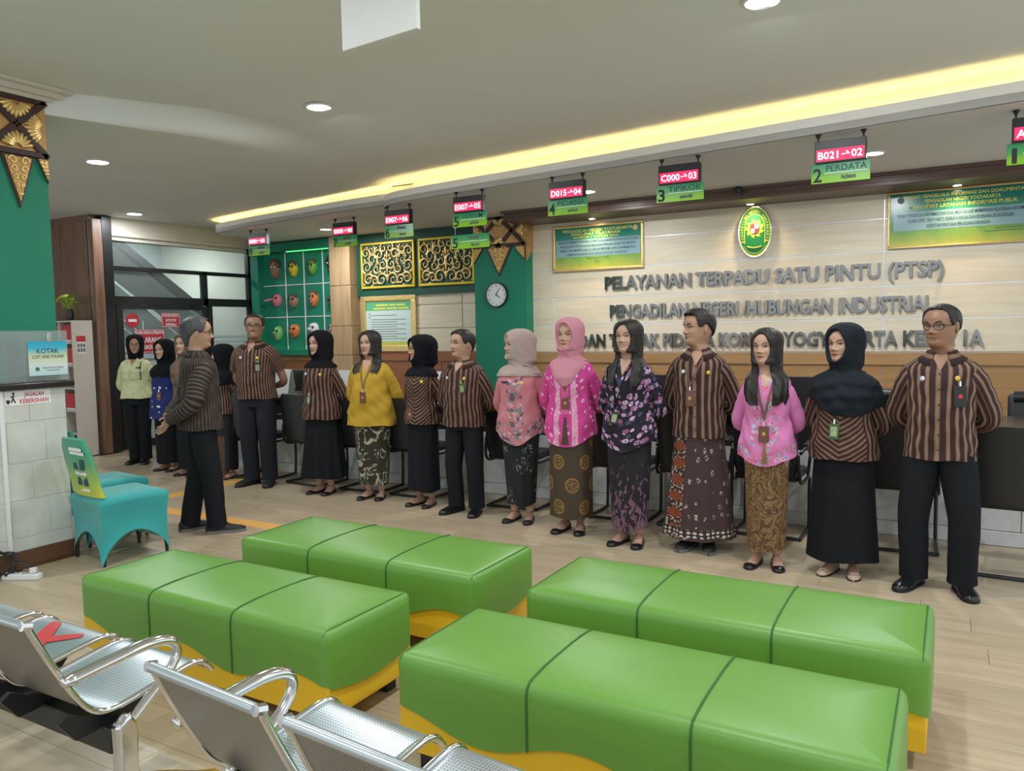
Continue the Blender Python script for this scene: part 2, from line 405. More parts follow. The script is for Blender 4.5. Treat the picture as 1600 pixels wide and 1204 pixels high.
for k, z in enumerate((1.02, 1.12, 1.22, 1.32, 1.42)): db('frosted_strip', 6.59, 7.87, z, z + .065, GX + .005, GX + .007, 'frosted', pane)
db('frosted_strip', 6.59, 7.87, .11, .98, GX + .005, GX + .007, 'frosted', pane)
obj('door_handle', MB().tube([(GX + .035, 6.53, .75), (GX + .07, 6.53, .77), (GX + .07, 6.53, 1.08), (GX + .035, 6.53, 1.1)], .011), 'chrome', dr)
# hall behind the glass with its stair
struct(obj('wall_hall', MB().box(-12.2, -12.05, 4, 9.3, 0, 3.2), 'grey_paint')); struct(obj('wall_hall_end', MB().box(-12.1, GX, 8.95, 9.1, 0, 3.2), 'cream_paint'))
st = thing('staircase', 'dark staircase with steel handrails rising behind the glass partition', 'staircase', (-11.2, 8.6, 0))
obj('stringer', MB().bar((-11, 6.9, 3.3), (-11, 9.1, 1.78), .08, .12), 'black_matte', st, world=True)
obj('soffit_slab', MB().add([(x, y, z + d) for x in (-11.9, -11.05) for y, z in ((6.6, 3.36), (9.0, 1.70)) for d in (0, .1)], [(0, 1, 3, 2), (4, 6, 7, 5), (0, 4, 5, 1), (2, 3, 7, 6), (0, 2, 6, 4), (1, 5, 7, 3)]), 'grey_paint', st, world=True)
for a, b in (((-10.9, 6.6, 2.80), (-10.9, 9.0, 1.02)), ((-10.9, 6.6, 2.35), (-10.9, 8.2, 1.16)), ((-10.9, 6.6, 2.22), (-10.9, 8.2, 1.03))):
    obj('handrail', MB().tube([a, b], .02), 'chrome', st, world=True)
for y in (6.9, 7.7): obj('baluster', MB().tube([(-10.9, y, 0), (-10.9, y, 2.58 - (y-6.6)*.74)], .015), 'chrome', st, world=True)
# brown timber wall beside the glass
wt = struct(obj('wall_timber', MB().box(-11.5, GX - .02, 6.19, 6.36, 0, 3.12), 'brown_wall'))
for k in range(6): obj('timber_panel', MB().box(GX - .03 - (k+1)*.30, GX - .036 - k*.30, 6.17, 6.19, .1, 3.02), 'brown_wall', wt, bevel=.003, seg=1)
obj('corner_post', MB().box(GX - .02, GX + .09, 6.17, 6.3, 0, 3.05), 'brown_wall', wt, bevel=.006)
obj('edge_strip', MB().box(GX + .0, GX + .012, 6.164, 6.17, .1, 3.0), 'chrome', wt)
struct(obj('baseboard_timber', MB().box(-11.5, GX + .1, 6.145, 6.17, 0, .1), 'dark_base', bevel=.004))
# large tiled pillar on the left
PX, PY = -5.40, 3.19
pil2 = struct(obj('wall_pillar_front', MB().box(-6.05, -5.62, 2.1, 3.285, 1.2, 3.2), 'deep_green'))
ped = struct(obj('wall_pedestal', MB().box(-6.05, PX - .004, 2.1, PY - .004, 0, 1.2), 'grout'))
tz = [.12, .209, .46, .711, .983, 1.2]
for i in range(len(tz) - 1):
    ys = [2.10, 2.30, 2.62, 2.94, PY] if i % 2 == 0 else [2.10, 2.46, 2.785, 3.04, PY]
    for j in range(4): obj('tile', MB().box(PX - .012, PX, ys[j] + .0018, ys[j+1] - .0018, tz[i] + .0018, tz[i+1] - .0018), 'tile_white', ped, bevel=.002, seg=1)
    for a, b in ((-6.05, -5.73), (-5.73, PX)): obj('tile', MB().box(a + .003, b - .003, PY - .012, PY, tz[i] + .003, tz[i+1] - .003), 'tile_white', ped, bevel=.002, seg=1)
obj('ledge', MB().box(-6.1, PX + .05, 2.05, PY + .045, 1.2, 1.245), 'granite_black', ped, bevel=.012, seg=3)
struct(obj('baseboard_pillar', MB().box(-6.05, PX + .018, 2.05, PY + .018, 0, .12), 'dark_base', bevel=.006))
cor = MB()
for d, z0, z1 in ((.05, 3.19, 3.22), (.09, 3.215, 3.26), (.14, 3.25, 3.28)): cor.box(-6.05, -5.62 + d, 2.0, 3.285 + d, z0, z1)
struct(obj('trim_4', cor, 'cream_paint', bevel=.008))
# orange guide strips in the floor
gs = thing('guide_path', 'orange tactile guide strip set into the floor behind the standing man', 'floor strip', (-6.2, 4.6, 0))
for k in range(7): obj('tile', MB().box(-6.45 + k*.3, -6.157 + k*.3, 4.32, 4.46, -.004, .004), 'orange_tile', gs, world=True, bevel=.002, seg=1)
for k in range(6): obj('tile', MB().box(-6.60, -6.46, 4.46 + k*.3, 4.753 + k*.3, -.004, .004), 'orange_tile', gs, world=True, bevel=.002, seg=1)

# ================================================================ LAMPS
def downlight(x, y, z, label, w=LAMP_W, r=.075, group='round recessed ceiling downlights'):
    t = thing('downlight', label, 'ceiling light', (x, y, z), 0, group)
    obj('rim', MB().lathe([(r + .018, 0), (r + .018, -.006), (r, -.010), (r, 0)], n=24), 'white_plastic', t)
    obj('diffuser', MB().lathe([(r, -.002), (r, -.007), (.0005, -.008)], n=24), 'glow_white', t)
    l = bpy.data.lights.new('downlight_lamp', 'AREA'); l.shape = 'DISK'; l.size = .15; l.energy = w; l.color = (.93, .97, 1.0)
    o = bpy.data.objects.new('downlight_lamp', l); COL.objects.link(o); o.parent = t; o.location = (0, 0, -.02)
for x, y, z, lb in ((-4.22, 4.55, ZN - .035, 'ceiling downlight left of the white hatch cover'), (-6.74, 4.4, ZF, 'ceiling downlight nearest the carved pillar top'), (-9.25, 6.50, ZF, 'ceiling downlight above the glass door'),
                    (-.93, 4.40, ZN - .02, 'ceiling downlight at the top edge above the seal'),
                    (-.588, 6.876, ZR, 'soffit downlight touching the sign reading PERDATA'), (-7.37, 8.0, ZL, 'soffit downlight above the wooden column'), (-3.171, 7.158, ZR, 'small soffit downlight touching the sign reading PIDANA')):
    downlight(x, y, z, lb, LAMP_W*(.55 if x < -9 else 1), .088 if z > 3 else .07)
downlight(-10.9, 8.0, ZF, 'added hall downlight behind the glass partition', LAMP_W*1.3)  # lamp added to brighten the hall seen through the glass
for x, y, w_ in ((-3.6, 1.9, 'above the steel seats'), (-.9, 1.9, 'above the front right bench'), (1.5, 1.9, 'beside the viewpoint on the right'), (1.5, 4.2, 'right of the man at the end of the row'), (-3.6, -.6, 'behind the viewpoint on the left'), (-.9, -.6, 'straight behind the viewpoint')):
    downlight(x, y, ZN, 'added out-of-frame ceiling downlight ' + w_)  # unseen lamps added to raise the overall room brightness
for x, zt, nm in ((-3.57, 2.69, 'left green notice'), (-1.83, 2.77, 'oval seal'), (-.01, 2.78, 'right green notice')):
    t = thing('spotlight', 'small warm spotlight in the brown beam over the ' + nm, 'spotlight', (x, 8.17, 2.765), 0, 'small spotlights under the brown beam')
    obj('rim', MB().lathe([(.045, 0), (.045, -.006), (.035, -.009), (.035, 0)], n=18), 'chrome', t)
    obj('bulb', MB().lathe([(.034, -.001), (.03, -.008), (.0005, -.012)], n=18), 'glow_spot', t)
    l = bpy.data.lights.new('spot_lamp', 'SPOT'); l.energy = 16; l.color = (1, .80, .45); l.spot_size = R_(120); l.spot_blend = .9; l.shadow_soft_size = .03
    o = bpy.data.objects.new('spot_lamp', l); COL.objects.link(o); o.parent = t; o.location = (0, 0, -.015); o.rotation_euler = (R_(8), 0, 0)
# ================================================================ STEEL LETTERING
def letter_line(s, label, x0, x1, zc, h, y=WR - .016, dep=.028):
    v, f = text_geo(s, .030, .1)
    xs = [p[0] for p in v]; ys = [p[1] for p in v]; a, b = min(xs), max(xs)
    sx = (x1 - x0) / (b - a); sy = h / .73
    key = {}; par = list(range(len(v)))
    def find(i):
        while par[i] != i: par[i] = par[par[i]]; i = par[i]
        return i
    for i, p in enumerate(v):
        k = tuple(round(q, 4) for q in p)
        if k in key: par[find(i)] = find(key[k])
        else: key[k] = i
    for q in f:
        for j in q[1:]: par[find(j)] = find(q[0])
    grp = {}
    for q in f: grp.setdefault(find(q[0]), []).append(q)
    t = thing('wall_lettering', label, 'lettering', ((x0 + x1)/2, y, zc), 0, 'steel lettering on the panelled wall')
    for g, fs in sorted(grp.items(), key=lambda kv: min(v[i][0] for i in kv[1][0])):
        ids = sorted({i for q in fs for i in q}); mp = {i: k for k, i in enumerate(ids)}
        vs = [(x0 + (v[i][0]-a)*sx, y - dep*(.15 + (v[i][2]/.1 + 1)/2), zc + (v[i][1]-.365)*sy) for i in ids]
        obj('letter', MB().add(vs, [[mp[i] for i in q] for q in fs]), 'steel_letters', t, world=True, smooth=0)
letter_line('PELAYANAN TERPADU SATU PINTU (PTSP)', 'top row of raised steel letters under the oval seal', -3.48, -.10, 2.045, .145)
letter_line('PENGADILAN NEGERI /HUBUNGAN INDUSTRIAL', 'middle row of raised steel letters on the panelled wall', -3.42, -.18, 1.725, .145)
letter_line('DAN TINDAK PIDANA KORUPSI YOGYAKARTA KELAS 1A', 'bottom row of raised steel letters behind the heads', -3.81, .23, 1.395, .15)

# ================================================================ OVAL SEAL
t = thing('oval_seal', 'oval green and yellow court seal with steel rim on the panelled wall', 'emblem', (-1.81, WR - .016, 2.235))
EC = Vector((-1.81, 0, 2.495)); ea, eb = .165, .258
def oval(k, d0, d1, a=ea, b=eb, n=48, c=EC): return MB().prism([(c.x + a*k*math.cos(2*PI*i/n), c.z + b*k*math.sin(2*PI*i/n)) for i in range(n)], lambda u, v, d: (u, d, v), d0, d1)
Y0 = WR - .016
obj('rim', oval(1.03, Y0, Y0 - .05), 'chrome', t, world=True, smooth=40, bevel=.004)
obj('face', oval(.97, Y0 - .05, Y0 - .054), 'print_green', t, world=True)
def ring(k0, k1, d, a=ea, b=eb):
    n = 56; mb = MB(); P = [[(EC.x + a*k*math.cos(2*PI*i/n), d, EC.z + b*k*math.sin(2*PI*i/n)) for i in range(n)] for k in (k0, k1)]
    return mb.grid(P, 0, True, False)
obj('outline', ring(.93, .97, Y0 - .0555), 'print_yellow', t, world=True)
arch = [(-.55, -.62), (-.62, -.45), (-.64, -.1), (-.60, .25), (-.42, .55), (0, .70), (.42, .55), (.60, .25), (.64, -.1), (.62, -.45), (.55, -.62)]
arch = [(p.x * ea * .98, p.y * eb) for p in spline([(a, b, 0) for a, b in [(-.86, -.42), (-.70, -.36)] + arch[1:-1] + [(.70, -.36), (.86, -.42)]], 50)]
obj('arch_line', MB().tube([(EC.x + u, Y0 - .055, EC.z + v) for u, v in arch], .0035, 6), 'print_yellow', t, world=True)
sun = Vector((EC.x, 0, EC.z + .03))
for k in range(9):
    a = 2*PI*k/9 + .3; c, s_ = math.cos(a), math.sin(a)
    pts = [(.035, -.022), (.062, -.028), (.085, -.012), (.098, .016), (.078, .014), (.062, .024), (.035, .02)]
    obj('petal', MB().prism([(sun.x + u*c - w*s_, sun.z + u*s_ + w*c) for u, w in pts], lambda u, v, d: (u, d, v), Y0 - .054, Y0 - .057), 'print_yellow', t, world=True)
obj('shield_ring', oval(1, Y0 - .055, Y0 - .059, .050, .062, 24, sun), 'print_green', t, world=True)
for q, m_, (u0, u1, v0, v1) in ((0, 'print_red', (-.04, 0, 0, .048)), (1, 'print_white', (0, .04, 0, .048)), (2, 'print_white', (-.036, 0, -.046, 0)), (3, 'print_red', (0, .036, -.046, 0))):
    obj('shield_quarter', MB().box(sun.x + u0, sun.x + u1, Y0 - .062, Y0 - .058, sun.z + v0, sun.z + v1), m_, t, world=True)
obj('ribbon', MB().tube([(EC.x + u, Y0 - .055, EC.z - .165 + 3.2*u*u) for u in np.linspace(-.07, .07, 14)], .011, 6, flat=.6), 'print_yellow', t, world=True)
def arc_text(s, a0, a1, k, h, m_):
    mb = MB()
    for i, ch in enumerate(s):
        if ch == ' ': continue
        a = a0 + (a1 - a0) * i / (len(s) - 1); c = Vector((EC.x + ea*k*math.cos(a), Y0 - .0555, EC.z + eb*k*math.sin(a)))
        tx = Vector((ea*math.sin(a), 0, -eb*math.cos(a))).normalized() * (1 if a0 > a1 else -1); up = Vector((-tx.z, 0, tx.x)).normalized()
        text(mb, ch, c, tx, up, h, ext=.0006)
    obj('lettering', mb, m_, t, world=True, smooth=0)
arc_text('PENGADILAN NEGERI YOGYAKARTA', R_(208), R_(-28), .80, .026, 'print_yellow')
for k in range(18):
    a = R_(222 + 96*k/17); obj('fine_print', MB().ell((EC.x + ea*.86*math.cos(a), Y0 - .0555, EC.z + eb*.86*math.sin(a)), (.0045, .001, .0055), 8, 4), 'print_yellow', t, world=True)

# ================================================================ FRAMED NOTICES
def grad(name, stops, z0, z1, swirl=True):
    def fn(N):
        x = N.xyz(N.coord()); f = N.m('DIVIDE', N.m('SUBTRACT', x[2], z0), z1 - z0)
        if swirl: f = N.m('ADD', f, N.m('MULTIPLY', N.m('SUBTRACT', N.noise(3, N.coord(), 1, 3), .5), .22))
        return N.ramp(f, stops)
    return mat(name, rough=.22, fn=fn)
grad('poster_print', [(0, (.46, .47, .08)), (.28, (.15, .36, .08)), (.55, (.07, .30, .19)), (.8, (.008, .19, .14)), (1, (.008, .15, .13))], 0, .52)
mat('poster_panel', (.27, .43, .47), .22, var=.04)
grad('doc_print', [(0, (.50, .58, .10)), (.09, (.50, .58, .10)), (.10, (.60, .72, .66)), (.77, (.62, .74, .70)), (.78, (.14, .48, .22)), (1, (.10, .42, .22))], 0, .64, False)
def framed(name, label, x0, x1, z0, z1, y, fw, fm, sheet, group=None):
    t = thing(name, label, 'framed notice', ((x0+x1)/2, y, z0), 0, group)
    w = x1 - x0; h = z1 - z0
    obj('backing', MB().box(-w/2 + .005, w/2 - .005, -.012, 0, .005, h - .005), 'black_matte', t)
    for a in (( -w/2, w/2, 0, fw), (-w/2, w/2, h - fw, h), (-w/2, -w/2 + fw, fw, h - fw), (w/2 - fw, w/2, fw, h - fw)):
        obj('frame_bar', MB().box(a[0], a[1], -.035, 0, a[2], a[3]), fm, t, bevel=.008, seg=3)
    s_ = obj('sheet', MB().box(-w/2 + fw, w/2 - fw, -.016, -.012, 0, h - 2*fw), sheet, t); s_.location.z = fw
    return t, w, h
def lines(t, rows, m_, y=-.0165):
    for s, x, z, h, w in rows:
        obj('lettering', text(MB(), s, (x, y, z), XD, ZD, h, w, .0008, .006), m_, t, smooth=0)
t, w, h = framed('framed_notice', 'gold-framed green service notice left of the oval seal', -4.135, -3.017, 2.195, 2.72, WR - .014, .03, 'gold', 'poster_print', 'wide green notices on the panelled wall')
obj('text_panel', MB().box(-.52, .52, -.0175, -.0155, .165, .36), 'poster_panel', t)
lines(t, [('PENGADILAN NEGERI YOGYAKARTA', 0, .462, .034, .86), ('MAKLUMAT PELAYANAN', -.02, .423, .034, .60), ('NOMOR 1 TAHUN 2023', -.02, .386, .024, .55)], 'print_yellow')
lines(t, [('"DENGAN INI KAMI MENYATAKAN SANGGUP MENYELENGGARAKAN PELAYANAN SESUAI STANDAR', 0, .335, .030, 1.0), ('YANG TELAH DITETAPKAN DAN AKAN MELAKUKAN PERBAIKAN SECARA TERUS MENERUS.', 0, .288, .030, .94),
          ('APABILA TIDAK MENEPATI JANJI INI, KAMI SIAP MENERIMA SANKSI DAN MEMBERIKAN', 0, .241, .030, .93), ('KOMPENSASI PELAYANAN SESUAI DENGAN KETENTUAN YANG BERLAKU"', 0, .194, .030, .76),
          ('Yogyakarta, Januari 2023', 0, .145, .014, .28)], 'print_navy', -.0185)
obj('small_crest', MB().lathe([(.028, .0), (.028, .002), (.001, .003)], (.46, -.0165, .452), 20, axis='y'), 'gold_wood', t)
obj('signature', MB().tube([(-.03 + i*.008, -.0175, .10 + .02*math.sin(i*1.9)) for i in range(9)], .0015, 5), 'print_navy', t)
t, w, h = framed('framed_notice', 'gold-framed green service notice right of the oval seal', -.58, .70, 2.235, 2.765, WR - .014, .02, 'gold', 'poster_print', 'wide green notices on the panelled wall')
obj('text_panel', MB().box(-.59, .59, -.0175, -.0155, .165, .335), 'poster_panel', t)
lines(t, [('PEJABAT PENGELOLA INFORMASI DAN DOKUMENTASI', -.02, .475, .032, .98), ('PENGADILAN NEGERI YOGYAKARTA', -.03, .428, .032, .60), ('MAKLUMAT LAYANAN INFORMASI PUBLIK', -.03, .380, .034, .86)], 'print_yellow')
lines(t, [('PEJABAT PENGELOLA INFORMASI DAN DOKUMENTASI SIAP MEMBERIKAN PELAYANAN INFORMASI PUBLIK', 0, .305, .034, 1.12), ('SECARA CEPAT, TEPAT WAKTU, BERBIAYA RINGAN DAN SEDERHANA SESUAI DENGAN', -.05, .253, .034, .84), ('KETENTUAN PERATURAN PERUNDANG-UNDANGAN', -.06, .20, .034, .50),
          ('Yogyakarta, Januari 2023', .33, .142, .011, .22), ('Pejabat Pengelola Informasi dan Dokumentasi', .33, .118, .011, .36)], 'print_navy', -.0185)
for u in (-.53, .57): obj('small_crest', MB().lathe([(.03, .0), (.03, .002), (.001, .003)], (u, -.0165, .45), 20, axis='y'), 'print_grey', t)
t, w, h = framed('framed_notice', 'tall gold-framed document behind the woman in the yellow blouse', -7.48, -6.50, 1.25, 2.055, WL - .014, .085, 'gold', 'doc_print')
for z in (.08, .71): obj('inner_rim', MB().box(-.41, .41, -.02, -.0125, z, z + .015), 'gold_bright', t)
def bars(rows, m_):                          # print too small to read in the photograph
    for x0, x1, z, h in rows: obj('print_line', MB().box(x0, x1, -.0172, -.0158, z - h/2, z + h/2), m_, t)
bars([(-.22, .0, .66, .024), (.02, .13, .66, .024), (.15, .30, .66, .024), (-.26, -.04, .612, .024), (-.02, .16, .612, .024), (.18, .36, .612, .024)], 'print_yellow')
bars([(-.36, -.32, .54, .010), (-.35, .15, .515, .008), (-.36, -.32, .485, .010)] + [(-.31, .31 - .16*(i % 2), .455 - i*.034, .008) for i in range(9)], 'print_grey')

# ================================================================ CARVED GOLD PANELS
def spiral(c, r0, turns, a0, sgn, n=26):
    return [(c[0] + r0*(1 - .82*i/(n-1))*math.cos(a0 + sgn*turns*2*PI*i/(n-1)), -.012 - .008*math.sin(PI*i/(n-1)), c[1] + r0*(1 - .82*i/(n-1))*math.sin(a0 + sgn*turns*2*PI*i/(n-1))) for i in range(n)]
def gold_panel(label, x0, w, h=.645, z0=2.145):
    t = thing('scroll_carving', label, 'carved panel', (x0 + w/2, WL - .05, z0), 0, 'carved gold scroll panels')
    obj('backing', MB().box(-w/2, w/2, -.006, 0, 0, h), 'dark_green', t)
    for a in ((-w/2, w/2, 0, .032), (-w/2, w/2, h - .032, h), (-w/2, -w/2 + .032, .032, h - .032), (w/2 - .032, w/2, .032, h - .032)):
        obj('frame_bar', MB().box(a[0], a[1], -.03, 0, a[2], a[3]), 'gold_bright', t, bevel=.006)
    H = w/2 - .04
    spec = [((.075, .33), .085, 1.3, 1.6, 1), ((.10, .12), .10, 1.35, 3.2, -1), ((.23, .11), .075, 1.3, .3, 1), ((.34, .13), .085, 1.4, 2.6, -1), ((.36, .30), .095, 1.4, -1.2, 1),
            ((.26, .40), .10, 1.2, -2.2, -1), ((.14, .47), .085, 1.3, -.6, 1), ((.27, .54), .065, 1.3, 2.2, 1), ((.375, .50), .085, 1.35, -2.0, -1), ((.06, .56), .06, 1.2, 1.0, -1), ((.19, .27), .07, 1.2, 2.8, 1)]
    leaf = [((.05, .21), .06, 1.9), ((.17, .37), .08, .9), ((.31, .22), .07, 2.2), ((.40, .40), .06, 1.3), ((.20, .56), .07, 2.4), ((.31, .46), .05, .4), ((.12, .23), .06, .7), ((.41, .22), .05, 1.6), ((.29, .33), .06, 2.7), ((.04, .45), .06, 1.5), ((.36, .585), .05, .2), ((.17, .07), .05, .1), ((.28, .04), .05, 2.9), ((.42, .06), .04, 1.2)]
    k = H / .43
    for sg in (1, -1):
        for c, r, tn, a, d in spec:
            p = [(sg*x*k, y, z) for x, y, z in spiral(c, r, tn, a, d)]; obj('scroll', MB().tube(p, list(np.linspace(.019, .007, 24)) + [.013, .012], 7), 'gold', t, smooth=60)
        for c, l, a in leaf:
            M = Matrix.Rotation(-(a if sg > 0 else PI - a), 3, 'Y'); obj('leaf', MB().ell((sg*c[0]*k, -.014, c[1]), (l*.62, .014, l*.26), 10, 6, 0, M), 'gold', t, smooth=60)
    for z, rr in ((.30, .11), (.14, .06), (.47, .07)): obj('bud', MB().ell((0, -.02, z), (.022, .016, rr), 10, 8), 'gold', t, smooth=60)
gold_panel('carved gold scroll panel next to the wooden column', -7.425, .945)
gold_panel('carved gold scroll panel partly behind the green pillar', -6.41, .90)

# ================================================================ CARVED COLLARS ON THE PILLARS
def collar(label, fn, u0, u1, z0, z1, tri, loc, diam):
    """fn(u, z, d): point at u along the face, z up, d out of the face"""
    t = thing('carved_collar', label, 'carved ornament', loc, 0, 'gold carved collars on the pillars')
    def P(poly, d0, d1, m_, nm, bev=.004): return obj(nm, MB().prism(poly, fn, d0, d1), m_, t, world=True, bevel=bev, seg=2)
    P([(u0, z0), (u1, z0), (u1, z1), (u0, z1)], 0, .012, 'gold_wood', 'band')
    def strip(a, b, w, d=.03):
        v = Vector((b[0]-a[0], b[1]-a[1])).normalized(); q = Vector((-v.y, v.x)) * w/2
        P([(a[0]+q.x, a[1]+q.y), (b[0]+q.x, b[1]+q.y), (b[0]-q.x, b[1]-q.y), (a[0]-q.x, a[1]-q.y)], .01, d, 'carved_brown', 'lattice_bar')
    for a, b in diam: strip(a, b, .045)
    strip((u0, z0 + .012), (u1, z0 + .012), .04); strip((u0, z1 - .012), (u1, z1 - .012), .03)
    for a, b, c in tri:                      # hanging triangles, clipped to the face
        P([a, b, c], 0, .014, 'carved_brown', 'triangle')
        g = ((a[0]+b[0]+c[0])/3, (a[1]+b[1]+c[1])/3); q = [(g[0] + (p[0]-g[0])*.80, g[1] + (p[1]-g[1])*.84) for p in (a, b, c)]
        P(q, .012, .026, 'gold_wood', 'triangle_inlay')
        for k in range(5):
            f = k / 5; cc = (q[2][0]*f + (q[0][0]+q[1][0])/2*(1-f), q[2][1]*f + (q[0][1]-.03)*(1-f)); wd = abs(q[1][0]-q[0][0]) * (1 - f) * .24
            for sg in (-1, 1): obj('carving', MB().tube([fn(cc[0] + sg*(wd*.9 + wd*.7*math.cos(i*.55)*(1-i/14)), cc[1] + wd*.8*math.sin(i*.55)*(1-i/14), .028) for i in range(12)], .008, 6), 'gold', t, world=True)
    return t, P
def rosette(t, fn, u, z, r, a0=0, a1=2*PI, n=12):
    for k in range(n):
        a = a0 + (a1 - a0)*(k + .5)/n; v = [fn(u + r*f*math.cos(a), z + r*f*math.sin(a), .016 + .012*math.sin(PI*f)) for f in (.25, .5, .75, 1)]
        obj('petal', MB().tube(v, [.006, .012, .014, .006], 6), 'gold', t, world=True)
    if a1 - a0 > 6: obj('boss', MB().ell(fn(u, z, .02), (r*.2,)*3, 10, 6), 'gold', t, world=True)
fA = lambda u, z, d: (u, 8.17 - d, z)
uL, uR, uc = -5.14, -4.42, -4.78; zt, zb = 2.88, 2.53; zm = (zt + zb)/2
t, P = collar('gold and brown carved collar above the wall clock', fA, uL, uR, zb, zt, [((uc - .19, zb), (uc + .19, zb), (uc, 2.17)), ((uL - .0, zb), (uL + .15, zb), (uL, 2.33)), ((uR - .15, zb), (uR, zb), (uR, 2.35))],
       (uc, 8.17, zb), [((uc, zt), (uL, zb)), ((uc, zt), (uR, zb)), ((uc, zb), (uL, zt)), ((uc, zb), (uR, zt))])
for u, z in ((uc - .18, zm), (uc + .18, zm)): pass
rosette(t, fA, uc - .0, zt - .03, .085, PI, 2*PI, 7); rosette(t, fA, uc, zb + .03, .085, 0, PI, 7); rosette(t, fA, uL + .02, zm, .085, -PI/2, PI/2, 7); rosette(t, fA, uR - .02, zm, .085, PI/2, 1.5*PI, 7)
fS = lambda u, z, d: (uR + d, u, z)          # side face of the same pillar
obj('side_band', MB().prism([(8.17, zb), (8.36, zb), (8.36, zt), (8.17, zt)], fS, 0, .012), 'gold_wood', t, world=True)
obj('side_triangle', MB().prism([(8.17, zb), (8.36, zb), (8.17, 2.35)], fS, 0, .02), 'gold_wood', t, world=True)
fB = lambda u, z, d: (-5.62 + d, u, z)
zb, zt = 2.80, 3.185; e = 3.285
t, P = collar('gold and brown carved collar on the tiled pillar at the left edge', fB, 2.1, e, zb, zt, [((2.965, zb), (3.195, zb), (3.08, 2.43)), ((3.205, zb), (e, zb), (e, 2.62)), ((2.72, zb), (2.955, zb), (2.84, 2.43))],
       (-5.62, 2.9, zb), [((3.08, 3.0), (e, zt)), ((3.08, 3.0), (e, zb)), ((3.08, 3.0), (2.87, zt)), ((3.08, 3.0), (2.87, zb)), ((2.66, 3.0), (2.87, zt)), ((2.66, 3.0), (2.87, zb))])
rosette(t, fB, 3.08, zb + .04, .12, .15, PI - .15, 9); rosette(t, fB, e - .02, 2.99, .13, PI/2 + .5, 1.5*PI - .5, 9); rosette(t, fB, 3.08, zt - .03, .12, PI + .2, 2*PI - .2, 9)

# ================================================================ CLOCK
t = thing('wall_clock', 'round white wall clock with dark rim on the green pillar', 'clock', (-4.815, 8.17, 1.80))
cc = (0, 0, .155)
obj('case', MB().lathe([(.148, 0), (.152, .02), (.146, .04), (.138, .042), (.138, .0)], cc, 40, axis='y'), 'plastic_dark', t)
fc = obj('dial', MB().lathe([(.139, .02), (.139, .03), (.0005, .031)], cc, 40, axis='y'), 'white_plastic', t)
for k in range(1, 13):
    a = PI/2 - k*PI/6; obj('numeral', text(MB(), str(k), (.112*math.cos(a), -.0325, .155 + .112*math.sin(a)), XD, ZD, .026), 'print_black', fc, smooth=0)
for a, l, w_ in ((R_(-32), .062, .007), (R_(58), .092, .005), (R_(75), .05, .002)):
    d = Vector((math.cos(a), 0, math.sin(a))); obj('hand', MB().bar(Vector((0, -.036, .155)) - d*.015, Vector((0, -.036, .155)) + d*l, .002, w_), 'print_black', t)

# ================================================================ MASK CABINET AND MASKS
t = thing('mask_cabinet', 'green wall niche with white dividers holding carved masks', 'display niche', (-8.72, WL, 1.2))
X0, X1, Z0, Z1 = -9.56, -7.905, 1.20, 2.90
obj('back_panel', MB().box(X0, X1, WL - .05, WL, Z0, Z1), 'deep_green', t, world=True)
obj('frame_bar', MB().box(X0, X1, WL - .17, WL - .135, Z0, 1.29), 'deep_green', t, world=True, bevel=.004)
for a in ((X0, X1, 2.765, Z1), (X0, -9.40, 1.29, 2.765), (-7.945, X1, 1.29, 2.765)):
    obj('frame_bar', MB().box(a[0], a[1], WL - .17, WL - .05, a[2], a[3]), 'deep_green', t, world=True, bevel=.004)
for x in (-8.93, -8.55, -8.17): obj('divider', MB().box(x - .007, x + .007, WL - .062, WL - .05, 1.29, 2.765), 'white_plastic', t, world=True)
for z in (1.78, 2.266): obj('divider', MB().box(-9.40, -7.945, WL - .060, WL - .05, z - .007, z + .007), 'white_plastic', t, world=True)
obj('light_strip', MB().box(-8.8, -7.96, WL - .16, WL - .145, 2.75, 2.763), 'glow_green', t, world=True)
obj('light_strip', MB().box(-9.38, -7.96, WL - .12, WL - .10, 1.255, 1.268), 'glow_green', t, world=True)
for k, c in enumerate([(.23, .12, .07), (.62, .50, .02), (.13, .35, .04), (.018, .016, .028), (.66, .18, .24), (.30, .19, .12), (.62, .20, .06), (.03, .012, .014), (.22, .50, .16), (.62, .20, .04), (.66, .68, .64), (.64, .20, .34)]):
    mat('mask%d' % k, c, .4, var=.2, vsc=25)
mat('mask_hair', (.10, .045, .025), .5, var=.4, vsc=40); mat('mask_dark', (.01, .008, .008), .5, var=0); mat('mask_lip', (.38, .02, .02), .4, var=0); mat('mask_teeth', (.75, .72, .65), .4, var=0)
MK = [(-9.126, 2.512, .19, .297, 'long brown', 'n', 0), (-8.748, 2.502, .15, .228, 'yellow crowned', 'crown', .02), (-8.358, 2.511, .15, .227, 'green crowned', 'crown', .02), (-7.979, 2.515, .18, .297, 'black shaggy', 'hair', .02),
      (-9.119, 2.042, .17, .202, 'pink long-nosed', 'long', .17), (-8.769, 2.019, .17, .206, 'light brown crowned', 'crown', .02), (-8.352, 2.041, .15, .237, 'orange crowned', 'crown', .02), (-7.982, 2.016, .15, .214, 'dark round-nosed', 'ball', .05),
      (-9.122, 1.535, .16, .219, 'pale green smiling', 'ball', .03), (-8.772, 1.567, .19, .211, 'orange big-mouthed', 'mouth', .03), (-8.384, 1.587, .19, .20, 'white', 'ball', .06), (-7.988, 1.575, .17, .211, 'pink smiling', 'n', .02)]
